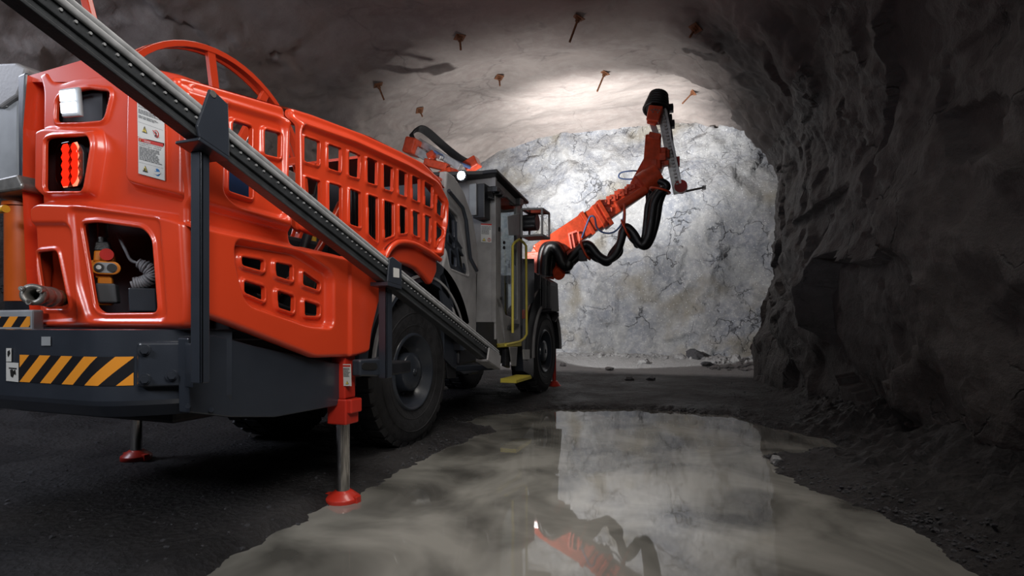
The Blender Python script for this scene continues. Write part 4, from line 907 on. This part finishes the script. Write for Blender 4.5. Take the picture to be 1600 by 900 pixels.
# door: frame, window, handle
dw = [(783, 300), (808, 322), (809, 500), (790, 492), (783, 470)]
do = [(777, 282), (813, 318), (813, 538), (789, 536), (784, 480), (777, 465)]
door = fin(molded('cab_door', m_gry, None, side_frame(VC), sp(do, VC), [sp(dw, VC)], [], .010, .04, .008, .02, .03, (.006, .01, .01)))
b = MB(); b.prism([onx(x, y, VC-.012) for x, y in [(782, 299), (809, 321), (810, 502), (789, 494), (782, 470)]], (-.006, 0, 0)); sub(b, 'door_window', m_glass, door)
b = MB(); b.prism([onx(x, y, VC+.02) for x, y in ((796, 509), (806, 505), (812, 506), (811, 511), (802, 516), (795, 515))], (-.04, 0, 0)); sub(b, 'door_handle', m_blk, door, .006)
b = MB()
for x, y in ((788, 379), (788, 387), (780, 359), (783, 466), (780, 357)): p = onx(x, y, VC+.006); b.cyl(p+Vector((-.01, 0, 0)), p+Vector((.006, 0, 0)), .018, n=12)
sub(b, 'door_knob', m_sblk, door)
b = MB(); b.prism([onx(x, y, VC) for x, y in ((774.5, 276), (777, 279), (777.5, 470), (789, 538), (780, 538), (774.5, 503))], (-.05, 0, 0)); part(b, 'rear_pillar', m_gry, .006)
b = MB(); b.prism([onx(x, y, VC) for x, y in ((813, 316), (816, 319), (816, 540), (813, 540))], (-.06, 0, 0)); b.box((-1.15, U1-.04, zt1-.08), (VC, U1, zt1)); b.box((-1.15, U1-.04, zf), (VC, U1, zf+.15)); part(b, 'windscreen_frame', m_blk)
b = MB(); b.box((-1.1, U1-.02, zf+.1), (VC-.05, U1-.014, zt1-.05)); part(b, 'windscreen', m_glass)
b = MB(); b.box((-.85, 1.75, zf), (-.4, 2.15, zf+.45)); b.box((-.85, 1.72, zf+.4), (-.4, 1.82, zf+1.1)); part(b, 'operator_seat', m_blk, .05, 3)
# lower cab skirt
sidep([(745, 503), (774, 503), (789, 540), (778, 542), (748, 540)], VC-.02, .5, 'cab_skirt', m_blk)
sidep([(780, 537), (815, 534), (815, 541), (782, 543)], VC+.01, .05, 'yellow_sill', m_yel)
# items on the rear wall
b = MB(); q = ony(722, 275, U0-.20); b.cyl(q+Vector((0, .03, 0)), q+Vector((0, -.02, 0)), .055, .06, 20); lm = part(b, 'cab_work_lamp', m_blk)
e = MB(); e.cyl(q+Vector((0, -.021, 0)), q+Vector((0, -.024, 0)), .045, n=20); sub(e, 'lamp_lens', m_lampc, lm)
light('cab_rear_light', 'SPOT', q+Vector((0, -.05, 0)), (.2, -1, -.35), 14, (.9, .95, 1), spot_size=2.2, spot_blend=.6, shadow_soft_size=.04)
cb([(739, 288), (757, 286), (757, 340), (739, 341)], U0-.16, .16, 'display_box', m_blk); cb([(733, 288), (744, 286), (744, 336), (733, 337)], U0-.18, .03, 'display_face', m_lgry)
def s4(poly, text, asp):
    poly([(0, 0), (1, 0), (1, .08), (0, .08)], 1); lines(poly, .14, .6, 7); tri(poly, .28, .86, .1, asp); circ(poly, .74, .86, .1, asp, 1, 1); circ(poly, .74, .86, .07, asp, 0, 2); poly([(.71, .79), (.77, .79), (.76, .93), (.72, .93)], 2, 3)
o = sticker([(751.5, 349), (769, 350), (769, 379), (751.5, 378)], pr_(U0-.003), 'cab_sticker', s4, .001)
for px in (((756, 292), (773, 290), (774, 302), (757, 303)), ((758, 300), (766, 300), (768, 310), (760, 311))): cb(px, U0-.08, .08, 'camera_unit', m_blk, .01)
b = MB()
for k in range(3): b.tube(spline([ony(762+k*3, 300, U0-.08), ony(765+k*3, 309+k, U0-.12), ony(770, 304, U0-.06)]), .012, 6)
part(b, 'cable_loop', m_hose)
b = MB()
for x0 in (777, 782, 786): b.prism([onx(x, y, VC+.07) for x, y in ((x0, x0-487), (x0+5, x0-484), (x0+5, x0-477), (x0, x0-478))], (-.06, 0, 0))
part(b, 'roof_bracket', m_blk, .008)
b = MB(); b.prism([onx(x, y, VC+.06) for x, y in ((813, 309), (818, 312), (818, 321), (813, 320))], (-.08, 0, 0)); part(b, 'roof_marker_lamp', m_blk, .008)
# lamp basket beside the cab
bu0, bu1 = 2.3, 2.62; 
b = MB(); c1 = [ony(x, y, bu0) for x, y in ((815, 327), (847, 326), (847, 367), (815, 369))]; c2 = [p+Vector((0, .3, 0)) for p in c1]
for i in range(4): b.bar(c1[i], c1[(i+1) % 4], .022, .022); b.bar(c2[i], c2[(i+1) % 4], .022, .022); b.bar(c1[i], c2[i], .022, .022)
part(b, 'lamp_basket', m_gry)
b = MB(); b.prism([c1[3]+Vector((0, .0, -.01)), c1[2]+Vector((0, 0, -.01)), c2[2]+Vector((0, 0, -.01)), c2[3]+Vector((0, 0, -.01))], (0, 0, .012)); part(b, 'basket_floor', m_orb); b = MB(); b.prism([c1[0], c1[1], c2[1], c2[0]], (0, 0, .01)); part(b, 'basket_roof', m_orb)
b = MB(); q = ony(829, 348, bu0+.15); b.cyl(q+Vector((-.09, 0, 0)), q+Vector((.09, .0, 0)), .10, n=24); b.box(q+Vector((-.1, -.09, -.08)), q+Vector((.08, .08, .08))); part(b, 'basket_lamp', m_blk, .02)
b = MB(); b.prism([onx(x, y, VC+.16) for x, y in ((793, 338), (812, 333), (812, 367), (795, 368))], (-.01, 0, 0)); part(b, 'wing_mirror', m_lgry, .01)
b = MB(); b.tube([onx(x, y, VC+.12) for x, y in ((801, 520), (801, 384), (804, 379), (811, 374), (818, 379), (822, 384), (823, 522), (819, 529), (812, 534), (790, 539))], .015, 10); part(b, 'yellow_handrail', m_yel)
sidep([(817, 404), (835, 404), (835, 470), (824, 480), (824, 540), (834, 555), (834, 590), (818, 580), (816, 540)], .02, .12, 'front_tank', m_dk)
b = MB(); 
for k, (x, w_) in enumerate(((838, 7), (846, 8), (854, 6))): b.prism([ony(xx, yy, 3.4) for xx, yy in ((x, 430+k*8), (x+w_, 428+k*8), (x+w_, 482), (x, 484))], (0, .25, 0))
b.prism([ony(xx, yy, 3.45) for xx, yy in ((834, 425), (860, 440), (862, 486), (834, 490))], (0, .4, 0)); part(b, 'valve_block', m_blk, .01)
sidep([(818, 546), (828, 546), (828, 562), (819, 562)], .06, .02, 'grey_plate', m_wht); sidep([(817, 484), (822, 484), (822, 498), (817, 498)], .06, .05, 'orange_marker', m_orb)
b = MB(); b.prism([onx(x, y, .16) for x, y in ((790, 573), (812, 570), (819, 576), (795, 580))], (-.0, 0, .02)) if False else b.box((VC-.05, onx(791, 577, .12).y, .33), (VC+.14, onx(816, 577, .12).y, .36))
y0_ = onx(791, 577, .12).y; y1_ = onx(816, 577, .12).y
for k in range(12): y = y0_+(y1_-y0_)*k/12; b.box((VC-.05, y, .36), (VC+.14, y+.015, .375))
part(b, 'yellow_step', m_yel)
sidep([(797, 542), (809, 542), (807, 572), (801, 572)], VC+.03, .02, 'step_hanger', m_gry); sidep([(790, 545), (797, 545), (797, 575), (790, 572)], VC, .05, 'step_hanger', m_blk)
b = MB(); p = ony(862, 494, 3.6); b.prism([ony(x, y, 3.9) for x, y in ((862, 486), (872, 488), (872, 494), (867, 503), (862, 500))], (0, .05, 0)); part(b, 'fender_bracket', m_blk)
b = MB(); b.cyl(ony(866, 500, 4.45), ony(866, 597, 4.45), .03, n=16); q = ony(866, 600, 4.45); b.cyl((q.x, q.y, q.z-.03), (q.x, q.y, q.z+.05), .11, .05, 20); part(b, 'front_jack', m_red, .004)
b = MB(); b.box((-1.35, 3.0, .5), (-.4, 4.9, 1.0)); b.box((-1.3, 2.5, .9), (-.5, 3.3, 1.35)); part(b, 'front_frame', m_blk, .03)
b = MB(); b.box((-1.02, 4.5, 1.0), (-.90, 4.62, 1.66)); b.box((-1.06, 4.55, 1.66), (-.86, 4.64, 1.80)); part(b, 'light_mast', m_blk, .01)
# --- right boom
boom = empty('boom', (0, 0, 0)); fin(boom); boom['label'] = 'orange boom reaching up to the right'
def BP(x, y, u): return ony(x, y, u)
def bsub(b, name, mat, bev=0, seg=2): return b.build(name, mat, boom, bev, seg)
a0, a1, a2, a3 = BP(842, 402, 4.45), BP(915, 352, 4.7), BP(942, 336, 4.8), BP(1012, 287, 5.0)
b = MB(); b.bar(a0, a1, .38, .38, w2=.36, h2=.36); b.bar(a1, a2, .34, .35); bsub(b, 'boom_tube', m_orb, .03, 3)
b = MB(); b.bar(a2.lerp(a1, .2), a3, .25, .27, w2=.23, h2=.25); bsub(b, 'inner_boom', m_orb, .015)
b = MB()
for t, s_ in ((.02, 1.0), (.7, 1.0), (1.0, 1.1)):
    p = a1.lerp(a2, t); dd = (a2-a1).normalized(); b.bar(p-dd*.03, p+dd*.03, .39*s_, .40*s_)
for k in range(22):
    t = k/21*.95; p = a1.lerp(a3, t)+Vector((-.02, -.10, (.13 if k % 3 else -.02)-.06*t)); s_ = random.uniform(.025, .05)
    b.box(p-Vector((s_*1.6, s_, s_)), p+Vector((s_*1.6, s_, s_*.8))); b.cyl(p+Vector((0, -s_, 0)), p+Vector((0, -s_-.02, 0)), s_*.5, n=8)
bsub(b, 'boom_collar', m_orb, .012)
b = MB(); p0 = BP(967, 318, 4.7); p1 = BP(1010, 291, 4.8); b.cyl(p0+Vector((0, -.05, -.06)), p1+Vector((0, -.05, -.06)), .075, n=8); bsub(b, 'extension_cylinder', m_orb)
b = MB(); 
for x in (889, 894, 903): b.bar(BP(x, 366-(x-889)*.3, 4.42), BP(x+4, 389-(x-889)*.4, 4.42), .025, .025)
b.bar(BP(888, 366, 4.42), BP(902, 361, 4.42), .03, .03); bsub(b, 'step_loop', m_orb)
b = MB(); c_ = BP(842, 397, 4.3); b.cyl(c_, c_+Vector((0, .35, 0)), .13, n=24); b.cyl(c_+Vector((0, -.02, 0)), c_, .07, n=20); b.cyl(BP(848, 425, 4.3), BP(866, 428, 4.4), .09, n=16); b.bar(BP(842, 432, 4.35), BP(905, 385, 4.6), .12, .12); b.cyl(BP(874, 428, 4.3), BP(864, 420, 4.5), .10, n=20); b.bar(BP(838, 395, 4.4), BP(840, 440, 4.4), .3, .3); bsub(b, 'boom_pivot', m_orb, .015)
# rotation head and feed
h0, h1 = BP(1012, 287, 5.0), BP(1030, 238, 5.05)
b = MB(); b.bar(h0+Vector((-.1, 0, -.1)), h1, .36, .34, (0, 1, 0), w2=.28, h2=.30); b.cyl(BP(1002, 290, 4.85), BP(1028, 272, 4.9), .19, n=20); b.bar(BP(1019, 268, 4.9), BP(1021, 212, 4.95), .27, .2, (0, 1, 0), w2=.23, h2=.16)
for k in range(40):
    x, y = random.uniform(1012, 1042), 0; y = 238+(1042-x)*.8+random.uniform(-8, 22); p = BP(x, y, 4.88+random.uniform(-.03, .15)); s_ = random.uniform(.025, .06); b.box(p-Vector((s_, s_, s_)), p+Vector((s_*.9, s_, s_*1.1)))
bsub(b, 'rotation_head', m_orb, .012)
b = MB(); b.bar(BP(1014, 212, 4.9), BP(1032, 216, 4.9), .12, .10); bsub(b, 'head_clamp', m_orb, .01)
f_0, f_1 = BP(1033, 172, 5.05), BP(1059, 302, 5.15); dd = (f_1-f_0).normalized()
b = MB(); b.bar(f_0, f_1, .13, .16, (0, 1, 0)); b.bar(f_0+Vector((.07, 0, 0)), f_1+Vector((.07, 0, 0)), .04, .20, (0, 1, 0))
for k in range(22): p = f_0.lerp(f_1, .05+.9*k/22)+Vector((.02, -.1, 0)); b.box(p-Vector((.02, .02, .012)), p+Vector((.02, .02, .012)))
b.bar(BP(1019, 192, 5.0), BP(1027, 215, 5.0), .09, .1, (0, 1, 0)); bsub(b, 'feed_beam', m_alu, .006)
b = MB(); b.bar(BP(1020, 192, 4.9), BP(1026, 168, 4.9), .20, .2, (0, 1, 0), w2=.22); b.bar(BP(1011, 190, 4.86), BP(1026, 194, 4.86), .05, .06); bsub(b, 'feed_head', m_orb, .02)
e = MB(); 
for x, y in ((1018, 172), (1022, 171), (1026, 172), (1030, 173), (1020, 175), (1028, 176)): p = BP(x, y, 4.79); e.cyl(p, p+Vector((0, -.01, 0)), .012, n=6)
bsub(e, 'head_bolts', m_stl)
b = MB()
for k in range(6):
    y = 172-k*4.4; x = 1025+k*.8; r_ = .19-.012*k; p = BP(x, y, 5.0); ax = Vector((.17, .35, 1)).normalized(); R = rot(ax)
    b.tube([p+R@Vector((r_*math.cos(t*math.tau/24), r_*math.sin(t*math.tau/24), 0)) for t in range(24)], .025, 8, closed=True)
    if k < 5: b.cyl(p, p+ax*.05, r_*.9, n=20)
bsub(b, 'hose_bundle_top', m_hose)
b = MB(); b.tube(spline([BP(1046, 190, 5.0), BP(1050, 215, 5.0), BP(1053, 250, 5.05), BP(1064, 300, 5.1)]), .018, 8)
for x, y in ((1041, 178), (1045, 186), (1049, 195), (1047, 170), (1042, 190)): p = BP(x, y, 5.1); b.box(p-Vector((.06, .06, .05)), p+Vector((.05, .06, .06)))
bsub(b, 'rock_drill', m_blk, .01)
b = MB(); p = BP(1057, 252, 5.1); b.box(p-Vector((.05, .05, .08)), p+Vector((.05, .05, .06))); b.tube([p, BP(1061, 275, 5.1), BP(1064, 292, 5.1)], .02, 8); p = BP(1064, 292, 5.1); b.cyl(p+Vector((0, -.06, 0)), p+Vector((0, .06, 0)), .10, n=14); b.cyl(BP(1062, 300, 5.1), BP(1064, 288, 5.1), .05); bsub(b, 'feed_clamp', m_redb)
b = MB(); b.cyl(BP(1066, 300, 5.15), BP(1100, 293, 5.5), .018, n=10); p = BP(1100, 293, 5.5); b.box(p-Vector((.03, .03, .03)), p+Vector((.03, .03, .03))); bsub(b, 'drill_rod', m_alu)
# hoses of the right boom
def hb(pts, r_, name='hose', mat=None, u=4.35, k=8):
    b = MB(); b.tube(spline([BP(p[0], p[1], p[2] if len(p) > 2 else u) for p in pts], k), r_, 10); return bsub(b, name, mat or m_hose)
for dx, du in ((0, 0), (7, .12), (-6, .1)):
    hb([(852+dx, 432), (853+dx, 405), (858+dx, 388), (867+dx*.6, 386), (874+dx*.4, 396), (879, 410), (886, 416), (890, 408)], .085, 'thick_hose', u=4.2+du)
for k, (dx, dy, r_) in enumerate(((0, -3, .062), (5, 8, .062), (-6, 3, .045))):
    hb([(884+dx, 412+dy*.4), (895+dx, 400+dy*.5), (912+dx, 386+dy), (922+dx, 387+dy), (936+dx, 402+dy*.6), (950, 407+dy*.3), (962-dx, 396), (969, 380-dy*.1), (975-dx*.5, 360+dy*.3), (980, 356+dy*.2), (990, 367+dy*.8), (1002+dx, 383+dy*.2), (1012+dx, 372), (1018+dx*1.4, 345), (1022+dx*1.5, 318), (1030+dx, 302), (1040, 295)], r_, u=4.4+.05*k)
for x, y in ((915, 392), (914, 390), (978, 358), (1031, 298)):
    b = MB(); p = BP(x, y, 4.42); R = rot((.9, 0, .4) if x < 1000 else (.3, 0, 1)); b.tube([p+R@Vector((.15*math.cos(t*math.tau/20), .15*math.sin(t*math.tau/20), 0)) for t in range(20)], .016, 8, closed=True); bsub(b, 'hose_clamp', m_orb)
hb([(975, 318), (976, 335), (975, 352)], .02, 'hanging_strap', m_orb)
hb([(909, 372), (919, 345), (923, 338), (929, 340), (933, 356), (945, 364), (960, 362), (972, 348), (976, 325)], .014, 'blue_hose', m_bhose)
hb([(1003, 268), (988, 267), (970, 270), (968, 278), (985, 280), (1000, 276)], .012, 'blue_hose', m_bhose, u=4.9)
hb([(1012, 285), (1014, 310), (1013, 335)], .05, 'thick_hose', u=4.8); hb([(1020, 280), (1036, 285), (1042, 292), (1034, 300)], .06, 'thick_hose', u=4.8)
for x, y in ((884, 418), (911, 398)): b = MB(); b.box(BP(x, y, 4.4)-Vector((.06, .05, .10)), BP(x, y, 4.4)+Vector((.06, .05, .08))); bsub(b, 'hose_block', m_blk, .01)
# --- left boom over the hood
lb_ = empty('boom', (0, 0, 0)); fin(lb_); lb_['label'] = 'left boom lying low over the hood with a looped hose bundle'
def ls(b, name, mat, bev=0): return b.build(name, mat, lb_, bev)
UL = 4.0
b = MB(); b.bar(BP(637, 228, UL), BP(654, 232, UL), .28, .26, w2=.30); ls(b, 'feed_head', m_orb, .03)
b = MB(); b.bar(BP(652, 236, UL), BP(674, 250, UL), .12, .14); b.bar(BP(655, 222, UL+.1), BP(720, 262, UL+.1), .10, .12); b.bar(BP(668, 234, UL+.1), BP(690, 247, UL), .07, .07); ls(b, 'feed_beam', m_alu, .01)
b = MB(); b.bar(BP(665, 254, UL), BP(700, 262, UL), .15, .12); b.bar(BP(670, 246, UL), BP(680, 240, UL), .16, .1); b.bar(BP(670, 256, UL), BP(678, 246, UL), .1, .1); ls(b, 'feed_clamp', m_orb, .015)
b = MB(); b.bar(BP(735, 250, UL+.6), BP(741, 264, UL+.6), .22, .24); ls(b, 'boom_end', m_orb, .02)
for k in range(7):
    b = MB(); o_ = k*3.2; b.tube(spline([BP(645+o_*.3, 222, UL), BP(641+o_*.2, 212-o_*.2, UL), BP(643+o_*.5, 204-o_*.55+6, UL+.05), BP(652+o_*.5, 199-o_*.4+6, UL+.1), BP(664+o_*.5, 205-o_*.3+5, UL+.2), BP(690+o_*.5, 224-o_*.25+8, UL+.4), BP(712+o_*.5, 242-o_*.3+8, UL+.5), BP(732+o_*.3, 256-o_*.5+6, UL+.6)], 6), .015, 8); ls(b, 'hose', m_hose)
b = MB(); b.tube([BP(682, 240, UL), BP(735, 262, UL+.4)], .03, 8); b.tube([BP(678, 236, UL-.02), BP(700, 250, UL+.1)], .02, 8); ls(b, 'blue_hose', m_bhose)
b = MB(); b.bar(Vector((-1.3, 4.0, 1.2)), BP(700, 268, UL+.1), .3, .3); ls(b, 'boom_tube', m_orb, .02)
